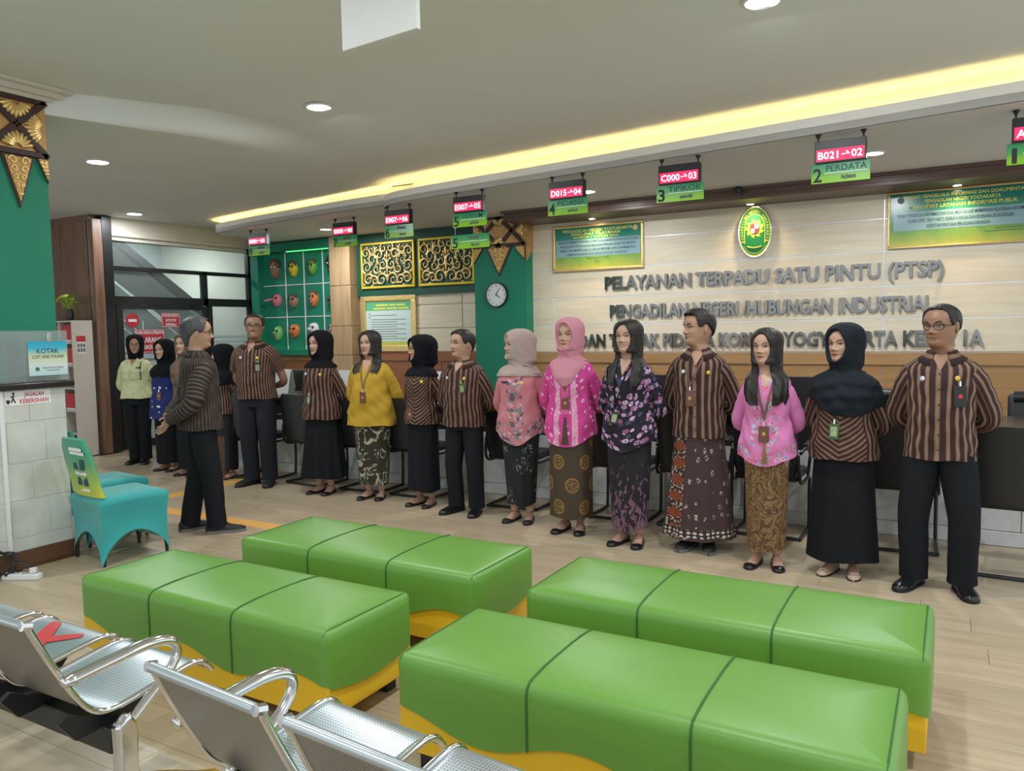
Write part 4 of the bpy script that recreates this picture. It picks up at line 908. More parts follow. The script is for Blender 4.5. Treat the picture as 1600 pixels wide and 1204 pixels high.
def stand(label, x, y, rz, w=.22, h=.30):
    t = thing('paper_stand', label, 'stand', (x, y, .835), rz, 'white stands on the counter')
    obj('front_sheet', MB().obox(Matrix.Translation((0, -.04, h/2)) @ Matrix.Rotation(R_(-12), 4, 'X'), w, .004, h), 'paper', t); obj('rear_sheet', MB().obox(Matrix.Translation((0, .04, h/2)) @ Matrix.Rotation(R_(12), 4, 'X'), w, .004, h), 'paper', t)
for i, (x, lb, w_) in enumerate(((-6.62, 'behind the tall man\'s elbow', .24), (-5.62, 'left of the yellow blouse', .30), (-4.45, 'left of the moustached man', .26), (-2.42, 'right of the dark pink blouse', .2))): stand('white paper stand on the counter ' + lb, x, 6.42, R_(8*(i % 2)), w_)
def papers(label, x, y, rz, n=4):
    t = thing('paper_pile', label, 'papers', (x, y, .835), rz, 'loose papers on the counter'); r = random.Random(int(x*100))
    for k in range(n): obj('sheet', MB().obox(Matrix.Translation((r.uniform(-.02, .02), r.uniform(-.02, .02), .008 + k*.014)) @ Matrix.Rotation(r.uniform(-.3, .3), 4, 'Z'), .30, .21, .012), 'paper', t)
papers('pile of papers on the counter right of the moustached man', -3.62, 6.3, .3); papers('pile of papers on the counter right of the dark pink blouse', -2.58, 6.3, -.1); papers('crumpled pile of papers on the counter right of the young man', -1.47, 6.3, .2, 6); papers('thin papers on the counter left of the striped hijab woman', -4.28, 6.3, .5, 2)
# staff chairs behind the counter
def staff_chair(label, x, y, rz):
    t = thing('office_chair', label, 'chair', (x, y, 0), rz, 'staff chairs behind the counter')
    obj('seat', MB().box(-.25, .25, -.24, .26, .44, .53), 'black_leather', t, bevel=.03, seg=3); obj('backrest', MB().obox(Matrix.Translation((0, .27, .74)) @ Matrix.Rotation(R_(-8), 4, 'X'), .48, .08, .44), 'black_leather', t, bevel=.035, seg=3)
    obj('headrest_roll', MB().tube([(-.2, .28, .93), (.2, .28, .93)], .05, 10), 'black_leather', t); obj('column', MB().tube([(0, 0, .1), (0, 0, .44)], .03, 10), 'chrome', t)
    for k in range(5): a = k*2*PI/5; lg = obj('leg', MB().tube([(0, 0, .11), (.28*math.cos(a), .28*math.sin(a), .07)], [.03, .018], 8), 'black_matte', t); obj('caster', MB().ell((.28*math.cos(a), .28*math.sin(a), .03), (.02, .03, .03), 10, 6), 'plastic_dark', lg)
    for sx in (-1, 1): obj('armrest', MB().tube(spline([(sx*.26, .2, .5), (sx*.29, .16, .68), (sx*.29, -.1, .70), (sx*.26, -.14, .52)], 14), .018, 8), 'black_matte', t)
for x, lb in ((-.42, 'left of the man at the right end'), (.62, 'at the right edge'), (-2.05, 'behind the floral blouse'), (-1.12, 'behind the woman in light pink'), (-3.3, 'behind the woman in the beige hijab'), (-6.4, 'behind the tall man')):
    staff_chair('dark staff chair behind the counter ' + lb, x, 7.12, 0)
# visitor chairs between the people and the counter
def visitor_chair(label, x, y, rz, wide=1.0):
    t = thing('visitor_chair', label, 'chair', (x, y, 0), rz, 'black cantilever visitor chairs at the counter')
    w = .225*wide
    B = []
    for f in np.linspace(0, 1, 14):
        z = .46 + f*.47; hw = w*(1 - .5*max(0, f - .82)**2/.0324*.35 - .5*max(0, .16 - f)**2/.0256*.3); yc = -.22 - .05*f
        B.append([(hw*math.copysign(abs(math.cos(a))**.45, math.cos(a)), yc + .028*math.sin(a) - .02*(1 - (math.cos(a))**2), z) for a in np.linspace(0, 2*PI, 24, endpoint=False)])
    obj('backrest', MB().grid(B, 0, True, True), 'black_leather', t, smooth=60)
    obj('seat', MB().box(-w, w, -.22, .19, .42, .485), 'black_leather', t, bevel=.025, seg=3)
    for sx in (-1, 1):
        obj('frame_tube', MB().tube(spline([(sx*w, -.24, .62), (sx*(w+.012), -.2, .42), (sx*(w+.012), .16, .40), (sx*(w+.012), .19, .30), (sx*(w+.012), .18, .05), (sx*(w+.012), .15, .016), (sx*(w+.012), -.22, .016)], 40), .0125, 8), 'black_frame', t, smooth=80)
        ar = obj('arm_frame', MB().tube(spline([(sx*(w+.012), -.21, .63), (sx*(w+.035), -.1, .665), (sx*(w+.035), .08, .66), (sx*(w+.03), .14, .62), (sx*(w+.012), .11, .42)], 24), .012, 8), 'black_frame', t, smooth=80)
        obj('arm_pad', MB().box(sx*(w+.035) - .022, sx*(w+.035) + .022, -.12, .09, .67, .69), 'black_matte', ar, bevel=.008)
    obj('runner', MB().tube([(-w - .012, -.22, .016), (w + .012, -.22, .016)], .0125, 8), 'black_frame', t)
for x, y, rz, lb in ((-6.46, 5.97, .1, 'behind the short woman in the striped blouse'), (-5.72, 5.97, -.1, 'right of the tall man'), (-5.0, 5.97, .05, 'between the first hijab woman and the yellow blouse'), (-4.37, 5.97, .0, 'left of the woman with the zigzag blouse and glasses'), (-3.30, 5.97, .05, 'behind the moustached man and the beige hijab'), (-2.33, 5.97, .0, 'right of the magenta blouse'), (-1.75, 5.97, .0, 'behind the floral blouse and the young man'), (-1.17, 5.97, .0, 'left of the woman in light pink'), (-.32, 5.97, .05, 'left of the man at the right end')):
    visitor_chair('black visitor chair at the counter ' + lb, x, y, rz)
visitor_chair('wide black visitor chair at the right edge beside the man in glasses', .38, 5.62, -.05, 1.35)

# blank hanging board near the top edge
t = thing('hanging_board', 'blank white hanging board at the top edge of the picture', 'board', (-2.21, 2.78, 2.81), R_(-5.5))
obj('panel', MB().box(-.225, .225, -.012, .012, 0, .43), 'paper', t, bevel=.003)
for sx in (-1, 1): obj('rod', MB().tube([(sx*.18, 0, .43), (sx*.18, 0, .47)], .005, 6), 'chrome', t)
# ================================================================ CLOTH
def uvm(name, fn, rough=.85, bump=.25, bsc=90, sheen=0):
    def f2(N):
        uv = N.coord('UV'); x = N.xyz(uv); return fn(N, uv, x[0], x[1])
    return mat(name, rough=rough, fn=f2, bump=bump, bsc=bsc, sheen=sheen)
DK, TN = (.030, .0095, .0075), (.205, .112, .072)
def stripes(N, c, per, duty, a=DK, b=TN):
    f = N.m('FRACT', N.m('ADD', N.m('DIVIDE', c, per), 20.3)); g = N.m('FRACT', N.m('ADD', N.m('DIVIDE', c, per/4), 20))
    col = N.mix(N.lt(f, duty), a, b); return N.mix(N.m('MULTIPLY', N.lt(g, .22), .35), col, (.008, .004, .004))
uvm('lurik', lambda N, uv, u, v: stripes(N, u, .034, .42))
uvm('lurik_fine', lambda N, uv, u, v: stripes(N, u, .026, .40, DK, (.24, .135, .085)))
uvm('lurik_bold', lambda N, uv, u, v: stripes(N, u, .037, .40, (.035, .012, .010), (.25, .15, .10)))
uvm('lurik_collar', lambda N, uv, u, v: stripes(N, v, .018, .42))
uvm('lurik_zig', lambda N, uv, u, v: stripes(N, N.mix(N.lt(N.m('ABSOLUTE', u), .105), u, N.m('SUBTRACT', v, N.m('ABSOLUTE', u))), .032, .42))
uvm('lurik_dark', lambda N, uv, u, v: stripes(N, u, .022, .45, (.020, .014, .010), (.075, .050, .034)))
uvm('lurik_dark_cross', lambda N, uv, u, v: stripes(N, v, .030, .42, (.016, .011, .009), (.105, .078, .055)))
def plain(name, c, rough=.85, var=.06, bump=.25, bsc=90, sheen=0): return mat(name, c, rough, var=var, vsc=9, bump=bump, bsc=bsc, sheen=sheen, spec=.2)
plain('black_cloth', (.0085, .0095, .0125)); plain('black_trouser', (.010, .0115, .0145)); plain('grey_trouser', (.018, .020, .026)); plain('black_scarf', (.005, .0055, .008)); plain('navy_scarf', (.012, .0165, .022), bsc=300)
plain('brown_scarf', (.17, .115, .082)); plain('beige_scarf', (.42, .33, .30), bsc=300); plain('pink_scarf', (.56, .24, .30)); plain('mustard', (.50, .31, .035), var=.1); plain('cream_uniform', (.66, .68, .40)); plain('pink_inner', (.62, .12, .30))
def flowers(N, uv, sc, base, cols, thr, rnd=1):
    d = N.vor(sc, uv, 0, rnd=rnd); c = N.xyz(N.vor(sc, uv, 1, rnd=rnd)); e = N.noise(sc*3, uv, 3)
    dd = N.m('ADD', d, N.m('MULTIPLY', N.m('SUBTRACT', e, .5), .35)); fc = N.ramp(c[0], [(i/len(cols), k) for i, k in enumerate(cols)], True)
    fc = N.mix(N.lt(dd, .16), fc, tuple(x*.35 for x in cols[0])); return N.mix(N.lt(dd, thr), base, fc)
uvm('floral_dark', lambda N, uv, u, v: flowers(N, uv, 29, (.008, .007, .016), [(.42, .22, .40), (.55, .38, .52), (.30, .09, .20), (.05, .05, .11), (.36, .20, .34)], .47))
def edged(base, cols, sc, cw, hw):
    def fn(N, uv, u, v):
        e = N.m('MULTIPLY', N.m('SUBTRACT', N.noise(14, uv, 2), .5), .05); m_ = N.m('MAXIMUM', N.lt(N.m('ADD', N.m('ABSOLUTE', u), e), cw), N.lt(N.m('ADD', v, e), hw))
        return N.mix(m_, base, flowers(N, uv, sc, tuple(x*.9 for x in base), cols, .52))
    return fn
uvm('kebaya_pink', edged((.64, .20, .44), [(.75, .16, .30), (.30, .34, .48), (.60, .12, .28), (.55, .42, .50)], 42, .055, .085)); uvm('kebaya_pink_sleeve', lambda N, uv, u, v: (.64, .20, .44))
uvm('kebaya_rose', edged((.55, .20, .23), [(.62, .36, .38), (.22, .25, .30), (.10, .10, .14), (.55, .30, .33)], 36, .05, .13)); uvm('kebaya_rose_sleeve', lambda N, uv, u, v: (.55, .20, .23))
def spots(N, uv, sc, base, ink, r0, r1): 
    d = N.vor(sc, uv, 0, rnd=.45); return N.mix(N.m('MULTIPLY', N.gt(d, r0), N.lt(d, r1)), base, ink)
uvm('batik_magenta', lambda N, uv, u, v: N.mix(N.m('MULTIPLY', N.lt(N.m('ABSOLUTE', u), .062), N.gt(N.m('ABSOLUTE', u), .03)), spots(N, uv, 21, (.62, .055, .28), (.74, .52, .64), .10, .25), N.mix(N.gt(N.noise(60, uv, 1), .5), (.72, .26, .46), (.74, .42, .56))))
uvm('batik_magenta_sleeve', lambda N, uv, u, v: spots(N, uv, 21, (.62, .055, .28), (.74, .52, .64), .10, .25))
uvm('blue_tunic', lambda N, uv, u, v: N.mix(N.lt(N.vor(15, uv, 0, rnd=.35), .2), (.010, .022, .14), (.62, .66, .72)))
uvm('batik_olive', lambda N, uv, u, v: N.ramp(N.m('FRACT', N.m('MULTIPLY', N.noise(5.5, N.scale(uv, (1, .8, 1)), 3, 2.2), 5)), [(0, (.030, .026, .012)), (.45, (.055, .05, .022)), (.55, (.40, .37, .27)), (.75, (.46, .44, .34)), (.8, (.016, .035, .035))], True))
def medallion(N, uv, u, v):
    a = N.m('SUBTRACT', N.m('FRACT', N.m('DIVIDE', N.m('ADD', u, 5), .21)), .5); row = N.m('FLOOR', N.m('DIVIDE', v, .17)); a = N.m('SUBTRACT', N.m('FRACT', N.m('ADD', N.m('DIVIDE', N.m('ADD', u, 5), .21), N.m('MULTIPLY', row, .5))), .5); b = N.m('SUBTRACT', N.m('FRACT', N.m('DIVIDE', v, .17)), .5)
    d = N.m('SQRT', N.m('ADD', N.m('MULTIPLY', N.m('MULTIPLY', a, a), 1.9), N.m('MULTIPLY', b, b))); inn = N.m('MULTIPLY', N.lt(d, .26), N.gt(N.noise(75, uv, 2), .52)); rg = N.m('MULTIPLY', N.gt(d, .27), N.lt(d, .33))
    base = N.mix(N.m('MULTIPLY', N.gt(N.m('FRACT', N.m('DIVIDE', v, .008)), .6), .5), (.060, .038, .020), (.035, .022, .012)); return N.mix(N.m('MAXIMUM', inn, rg), base, (.28, .15, .035))
uvm('batik_medallion', medallion, .6)
uvm('batik_black', lambda N, uv, u, v: N.mix(N.m('MULTIPLY', N.gt(N.noise(26, uv, 3, 1.5), .56), N.lt(N.vor(7, uv, 0), .48)), (.009, .010, .013), (.17, .18, .19)))
uvm('skirt_plum', lambda N, uv, u, v: N.mix(N.m('MULTIPLY', N.gt(N.m('ADD', N.noise(26, N.scale(uv, (1, .6, 1)), 2, 1), N.m('MULTIPLY', N.m('SUBTRACT', .35, v), .45)), .60), .9), (.011, .010, .014), N.mix(N.noise(50, uv), (.06, .012, .03), (.30, .16, .24))))
def batik_man(N, uv, u, v):
    base = N.mix(N.noise(40, uv, 3), (.045, .020, .022), (.075, .040, .045)); lf = N.m('MULTIPLY', N.lt(N.vor(19, N.scale(uv, (1.3, .7, 1)), 0, rnd=.5), .27), N.gt(N.noise(90, uv, 1), .50)); c = N.mix(lf, base, (.46, .40, .36))
    pu = N.m('ADD', u, .11); pa = N.lt(N.m('ABSOLUTE', pu), .055); f = N.m('ABSOLUTE', N.m('SUBTRACT', N.m('FRACT', N.m('DIVIDE', v, .115)), .5)); tri = N.lt(N.m('ADD', N.m('MULTIPLY', N.m('ABSOLUTE', pu), 5), f), .36)
    c = N.mix(pa, c, N.mix(tri, N.mix(N.gt(N.noise(55, uv, 2), .55), (.04, .018, .015), (.46, .38, .32)), (.22, .055, .022)))
    bd = N.m('MULTIPLY', N.lt(v, .075), N.gt(v, .022)); return N.mix(bd, c, N.mix(N.gt(N.vor(38, uv, 0, rnd=.2), .34), (.55, .50, .44), (.035, .015, .015)))
uvm('batik_man', batik_man)
uvm('batik_brown', lambda N, uv, u, v: N.ramp(N.m('FRACT', N.m('MULTIPLY', N.noise(11, uv, 4, 1.5), 6)), [(0, (.05, .026, .012)), (.35, (.19, .105, .040)), (.6, (.26, .155, .065)), (.85, (.09, .045, .018))]))
uvm('skirt_panel', lambda N, uv, u, v: N.mix(N.m('MULTIPLY', N.lt(N.m('ABSOLUTE', N.m('SUBTRACT', u, .04)), .075), N.lt(v, .36)), (.011, .012, .016), stripes(N, N.m('SUBTRACT', v, u), .030, .42)))
for k, c in enumerate([(.42, .235, .155), (.50, .30, .215), (.30, .155, .095), (.46, .27, .18)]):
    m = mat('skin%d' % k, c, .48, var=.07, vsc=30); m.node_tree.nodes['Principled BSDF'].inputs['Subsurface Weight'].default_value = .08; m.node_tree.nodes['Principled BSDF'].inputs['Subsurface Radius'].default_value = (.02, .008, .004)
mat('lip_rose', (.40, .11, .09), .4, var=.05); mat('lip_man', (.27, .12, .085), .5, var=.05); mat('brow', (.018, .012, .010), .7, var=0); mat('eye_white', (.62, .58, .55), .3, var=0); mat('iris', (.012, .007, .005), .15, var=0); mat('teeth', (.72, .70, .66), .3, var=0)
def hairmat(name, a, b): mat(name, rough=.55, fn=lambda N: N.mix(N.noise(40, N.scale(N.coord(), (5, 5, .6)), 3), a, b), bump=.3, bsc=80)
hairmat('hair_black', (.006, .005, .005), (.018, .014, .012)); hairmat('hair_grey', (.014, .014, .016), (.10, .10, .11))
mat('shoe_black', (.010, .010, .011), .25, var=0); mat('shoe_matte', (.012, .012, .013), .6, var=.1); mat('shoe_beige', (.46, .33, .25), .5, var=.05); mat('shoe_brown', (.16, .08, .05), .5); mat('sole_grey', (.16, .16, .16), .6, var=.05)
mat('card_brown', (.14, .058, .034), .5, var=.1); mat('card_green', (.05, .10, .035), .4, var=.1); mat('card_photo', rough=.3, fn=lambda N: N.mix(N.noise(60, N.coord(), 1), (.45, .50, .28), (.16, .26, .12))); mat('pin_gold', (.75, .50, .06), .35, .3, var=.1); mat('pin_white', (.6, .65, .75), .3, .2, var=.1); mat('lanyard_brown', (.16, .08, .055), .7); mat('glasses', (.012, .010, .010), .3, var=0)

# ================================================================ FIGURES
def tab(rows):
    a = np.array(sorted(rows)); z = np.linspace(a[0, 0], a[-1, 0], 120); c = [np.interp(z, a[:, 0], a[:, i]) for i in (1, 2, 3)]
    k = np.array([1, 2, 3, 2, 1])/9
    for _ in range(2): c = [np.convolve(np.pad(q, 2, mode='edge'), k, 'valid') for q in c]
    return lambda zz: tuple(float(np.interp(zz, z, q)) for q in c)
TORSO = {'m': [(.70, .165, .10, .10), (.86, .168, .105, .115), (.98, .158, .105, .095), (1.10, .165, .112, .10), (1.22, .180, .117, .108), (1.29, .186, .108, .110), (1.325, .183, .092, .10), (1.352, .154, .072, .088), (1.378, .096, .058, .072), (1.40, .062, .05, .058)],
         'f': [(.70, .160, .10, .11), (.86, .172, .108, .125), (.96, .158, .10, .10), (1.05, .142, .100, .088), (1.14, .150, .118, .092), (1.22, .160, .128, .096), (1.29, .165, .105, .098), (1.325, .160, .086, .09), (1.352, .130, .068, .08), (1.378, .082, .055, .066), (1.40, .054, .046, .052)]}
HT = [-.7, -.35, -.12, -.04, 0, .05, .12, .18, .25, .32, .40, .5, .58, .7, .82, .91, .97, 1.0]
HW = [.056, .051, .049, .047, .045, .047, .052, .057, .062, .066, .070, .0735, .075, .075, .068, .050, .028, .0005]
HF = [.052, .042, .038, .050, .074, .084, .088, .083, .087, .087, .088, .085, .091, .090, .078, .056, .032, .0005]
HB = [.058, .056, .058, .061, .063, .066, .071, .077, .084, .091, .097, .103, .106, .103, .085, .060, .034, .0005]
def smoothtab(ys):
    z = np.linspace(-.7, 1, 240); c = np.interp(z, HT, ys); k = np.ones(9)/9
    c2 = np.convolve(np.pad(c, 4, mode='edge'), k, 'valid'); c2[-12:] = c[-12:]*.5 + c2[-12:]*.5; c2[-1] = .0005
    return lambda t: np.interp(t, z, c2)
HW = [q*1.09 for q in HW]; HF = [q*1.03 for q in HF]
hW, hF, hB = smoothtab(HW), smoothtab(HF), smoothtab(HB)
def sst(a, b, x): q = np.clip((x - a)/(b - a), 0, 1); return q*q*(3 - 2*q)
def thetas(n, k=.40): q = -PI + 2*PI*np.arange(n)/n; return q - k*np.sin(q)
def headpt(th, t, sc, add=0.0, addf=0.0, addb=0.0, full=0):
    te = max(t, .48)
    w = ((hW(t) if not full else hW(t)*(1 - full) + hW(te)*full) + add)*sc; f = (hF(t) + add + addf)*sc; b = ((hB(t) if not full else hB(te)) + add + addb)*sc
    sn, cs = np.sin(th), np.cos(th); x = w*np.sign(sn)*np.abs(sn)**.92; y = np.where(cs > 0, -f, b)*np.abs(cs)**.96
    return x, y
def face_disp(x, t, cs, sc, smile):
    X = x/sc; a = np.abs(X)
    nz = np.interp(t, [.295, .335, .365, .42, .52, .60], [0, .016, .0245, .0185, .0075, .001])*np.exp(-(X/(.0095 + .009*np.exp(-((t - .34)/.03)**2)))**2)
    d = nz - .0085*np.exp(-((a - .031)/.017)**2 - ((t - .505)/.05)**2) + .004*np.exp(-((a - .03)/.022)**2 - ((t - .585)/.03)**2)
    d = d + .0055*np.exp(-(X/.020)**2 - ((t - .238)/.018)**2) + .0055*np.exp(-(X/.017)**2 - ((t - .185)/.02)**2) - .004*np.exp(-(X/.03)**2 - ((t - .212)/.008)**2)
    d = d + .004*np.exp(-(X/.02)**2 - ((t - .08)/.05)**2) + (.003 + .004*smile)*np.exp(-((a - .040)/.016)**2 - ((t - .36)/.07)**2)
    return d*sc*np.where(cs > 0, 1, 0)

def person(label, X, Y, h, rz, sex='f', hy=0, hp=0, skin=0, girth=1.0, belly=0.0, top=None, bottom=None, cover=None, shoes='flat', shoe_mat='shoe_black', arms='back', smile=0, extras=(), splay=12, stance=.064, neck=None, stride=0):
    s = h/1.65; ad = {}
    hood = cover and cover[0] == 'hijab'
    Hh = .230*(.45 + .55*s); sc = Hh/.218; zc = h - Hh - (.018 if hood else .012)
    T0 = tab(TORSO[sex])
    sh = zc/s - 1.440                           # small shift of the trunk so that the neck fits the chin
    def T(z):                                   # trunk section at real height z
        w, f, b = T0(z/s - sh*min(1, max(0, (z/s - .9)/.45))); g = girth*s
        return w*g, f*g + belly*math.exp(-((z/s - 1.02)/.12)**2), b*g
    zsh = (1.30 + sh)*s; ztop = (1.398 + sh)*s
    body = MB(); root = bpy.data.objects.new('person', bpy.data.meshes.new('person')); COL.objects.link(root)
    root.location = (X, Y, 0); root.rotation_euler = (0, 0, R_(rz)); tag(root, label, 'person', 'people standing in the hall')
    yaw = R_(hy); pit = R_(hp)
    def tw(p):                                  # turn of the head, fading out down the neck
        x, y, z = p; k = sst(-.12, -.01, z - zc); a = yaw*float(k); b = pit*float(k)
        y -= .012; dz = z - zc
        if b: y, dz = y*math.cos(b) - dz*math.sin(b), y*math.sin(b) + dz*math.cos(b)
        return (x*math.cos(a) - y*math.sin(a), x*math.sin(a) + y*math.cos(a) + .012, zc + dz)
    # ---- arms
    A = {}
    for sg in (-1, 1):
        W_ = T((1.27 + sh)*s)[0]; S0 = Vector((sg*(W_ - .035*s), .0, (1.292 + sh)*s))
        if arms == 'back': E_ = Vector((sg*(W_ + .062*s), .075*s, (1.03 + sh)*s)); H_ = Vector((sg*.055*s, (.165 + .03*girth)*s, (.945 + sh + (.02 if sg > 0 else 0))*s))
        elif arms == 'low': E_ = Vector((sg*(W_ + .060*s), .085*s, (1.04 + sh)*s)); H_ = Vector((sg*.05*s, .215*s, (.885 + (.012 if sg > 0 else 0))*s))
        A[sg] = (S0, E_, H_)
    def armpath(sg, f0=0.0, f1=1.0, n=22):
        S0, E_, H_ = A[sg]; pts = spline([S0 + Vector((-sg*.05*s, 0, .012*s)), S0 + Vector((sg*.012*s, 0, -.03*s)), S0.lerp(E_, .55) + Vector((sg*.012*s, 0, 0)), E_, E_.lerp(H_, .5) + Vector((sg*.008*s, .012*s, -.012*s)), H_], 60)
        return [pts[int(round((f0 + (f1 - f0)*i/(n-1))*59))] for i in range(n)]
    # ---- garment on the trunk
    shirt_mb = None
    tm, sm = top['mats']; hem = top.get('hem', .80)*s; off = top.get('off', .016); flare = top.get('flare', .012); point = top.get('point', 0); sl = top.get('sleeve', 1.0)
    n = 64; TH = -PI + 2*PI*np.arange(n + 1)/n; rows = 44; P = []; UV = []; Rr = sum(T((1.2 + sh)*s)[:2])/2
    Pp = {}
    for i in range(rows):
        f = i/(rows - 1); row = []; ur = []
        for j in range(n + 1):
            th = TH[j]; zl = hem - point*max(0, math.cos(th))**3 + .004*math.sin(5*th + X*7); z = zl + (ztop - zl)*f; w, fr, b = T(max(z, .70*s))
            o = off + flare*(1 - f)**2 - .006*max(0, f - .85)/.15; wr = (.0045*math.sin(9*th + z*31 + X*3)*math.sin(z*23 + X) + .0035*math.sin(4*th - z*40) + .002*math.sin(13*th + z*55 + X*9))*(1 - f**6)
            w += o + wr; fr += o + wr; b += o + wr
            sn, cs = math.sin(th), math.cos(th); x = w*math.copysign(abs(sn)**.90, sn); y = (-fr if cs > 0 else b)*abs(cs)**.92
            row.append((x, y, z)); ur.append((th*Rr, z - zl))
        P.append(row[:-1]); UV.append(ur)
    sm_ = MB().grid(P, 0, True, True, UV)
    bv = BVHTree.FromPolygons([Vector(v) for v in sm_.v], sm_.f)
    for sg in (-1, 1):
        p = armpath(sg, 0, sl, 26); r = np.interp(np.linspace(0, sl, 26), [0, .12, .3, .6, .8, 1], [.070, .069, .062, .056, .050, .040])*s*(.80 + .2*girth)*top.get('loose', 1.0)*(1 if sex == 'm' else .90)
        r = [q*(1 + .035*math.sin(i*2.1 + sg)) for i, q in enumerate(r)]; sm_.tube(p, r, 18, 1, True, 1, True, ref=(0, -1, 0))
    bva = BVHTree.FromPolygons([Vector(v) for v in sm_.v], sm_.f)
    shirt = obj(top.get('name', 'shirt'), sm_, [tm, sm], root, smooth=70)
    def on(x, z, o=.002):                       # point on the front of the garment
        hit = bv.ray_cast(Vector((x, -1, z)), Vector((0, 1, 0)))
        return (hit[0] + hit[1]*o if hit[1].y < 0 else hit[0] - hit[1]*o, hit[1]) if hit[0] else (Vector((x, -.1, z)), Vector((0, -1, 0)))
    def patch(mb, pts_l, pts_r, o=.002, mi=0, k=6):  # strip of cloth following the front
        mb.grid([[on(a[0] + (b[0]-a[0])*q/k, a[1] + (b[1]-a[1])*q/k, o)[0] for q in range(k + 1)] for a, b in zip(pts_l, pts_r)], mi, False)
    zn = ztop
    if neck == 'collar' or neck == 'v':         # open neck: skin seen between the edges
        dp = .075 if neck == 'collar' else .10; L = [(-.048*s*(1 - q), zn - .003*s - (dp + .019)*s*q) for q in np.linspace(0, .98, 10)]; patch(body, L, [(-a, b) for a, b in L], .0025)
    if neck == 'collar':
        cb = MB(); ga = R_(24)
        for sg in (-1, 1):
            G = []; GU = []
            for i in range(16):
                th = sg*(ga + (PI - ga)*i/15); tip = max(0, 1 - i/5)
                w, f_, b_ = .066*s, .056*s, .064*s
                def q(k, z, o=0):
                    p = Vector((w*k*math.sin(th), (-f_ if math.cos(th) > 0 else b_)*k*abs(math.cos(th)), 0)); dv = p.normalized(); hit = bv.ray_cast(dv*.6 + Vector((0, 0, z)), -dv)
                    r_ = p.length
                    if o and hit[0]: r_ = max(r_, Vector((hit[0].x, hit[0].y, 0)).length + o)
                    return (dv.x*r_, dv.y*r_, z)
                G.append([q(1.0, zn - .02*s, .002), q(1.04, zn + .012*s), q(1.14, zn + .020*s - .012*s*tip), q(1.36, zn - .004*s - .018*s*tip, .010), q(1.5, zn - .026*s - .042*s*tip, .009)]); GU.append([(i*.01, k*.012) for k in range(5)])
            cb.grid(G, 0, False, False, GU)
        c_ = obj('collar', cb, top.get('collar', tm), shirt, smooth=60); so = c_.modifiers.new('thickness', 'SOLIDIFY'); so.thickness = .003
        pk = MB(); patch(pk, [(-.016*s, z) for z in np.linspace(hem + .012, zn - .10*s, 18)], [(.016*s, z) for z in np.linspace(hem + .012, zn - .10*s, 18)], .0022, 0, 3)
        obj('placket', pk, 'card_brown' if 'collar' in top else tm, shirt, smooth=60) if False else None
        for q in range(6): obj('button', MB().ell(on(0, hem + .06 + q*.085*s, .004)[0], (.005, .003, .005), 8, 6), 'brow', shirt)
    # ---- lower garment
    kind = bottom[0]; bm_ = bottom[1]; bo = bottom[2] if len(bottom) > 2 else {}
    Lg = MB()
    zw = max(hem + .10, .98*s)
    if kind == 'trousers':
        P = []
        for i in range(14):
            z = zw + (.76*s - zw)*i/13; w, f, b = T(z); P.append([((w + .006)*math.copysign(abs(math.sin(t))**.9, math.sin(t)), (-(f + .004) if math.cos(t) > 0 else b + .006)*abs(math.cos(t))**.92, z) for t in np.linspace(-PI, PI, 40, endpoint=False)])
        Lg.grid(P, 0, True, True)
        for sg in (-1, 1):
            p = spline([(sg*.082*s*girth, 0, .84*s), (sg*(.5*.085*s + .5*stance), -.004 + .2*sg*stride, .62*s), (sg*(stance + .004), -.012 + .45*sg*stride, .42*s), (sg*stance, .006 + .8*sg*stride, .2*s), (sg*stance, .012 + sg*stride, .055)], 26)
            r = np.interp(np.linspace(0, 1, 26), [0, .25, .5, .8, 1], [.096, .090, .077, .072, .073])*s*(.75 + .25*girth)*bo.get('loose', 1)
            Lg.tube(p, [q*(1 + .02*math.sin(k*1.3 + sg)*(k/26)) for k, q in enumerate(r)], 22, 0, True)
        obj('trousers', Lg, bm_, root, smooth=70)
    else:
        hz = bo.get('hem', .10); hw, hf, hb = bo.get('flare', (.15, .12, .12)); pl = bo.get('pleat', .004); kk = bo.get('n', 9); P = []; UV = []
        for i in range(40):
            f = i/39; z = zw + (hz - zw)*f; row = []; ur = []
            for j in range(73):
                th = -PI + 2*PI*j/72; w, fr, b = T(max(z, .80*s)); g = max(0, (.86*s - z)/(.86*s - hz)); ge = g**bo.get('pow', 1.2)
                w = (w + .010)*(1 - ge) + hw*s*ge; fr = (fr + .008)*(1 - ge) + hf*s*ge; b = (b + .010)*(1 - ge) + hb*s*ge
                k = 1 + pl*math.sin(kk*th + 1.2*math.sin(2*th) + X*5)*(g**.7)/.12
                sn, cs = math.sin(th), math.cos(th); row.append((w*k*math.copysign(abs(sn)**.92, sn), (-fr if cs > 0 else b)*k*abs(cs)**.95, z + .008*math.sin(3*th + X)*g*f)); ur.append((th*.16, z - hz))
            P.append(row[:-1]); UV.append(ur)
        obj('skirt', Lg.grid(P, 0, True, True, UV), bm_, root, smooth=70)
    # ---- body below the clothes, grown into one surface
    bb = MB()
    P = []
    for i in range(20):
        z = .76*s + (ztop - .76*s)*i/19; w, f, b = T(z); P.append([((w - .012)*math.sin(t), (-(f - .012) if math.cos(t) > 0 else b - .012)*abs(math.cos(t)), z) for t in np.linspace(-PI, PI, 24, endpoint=False)])
    bb.grid(P)
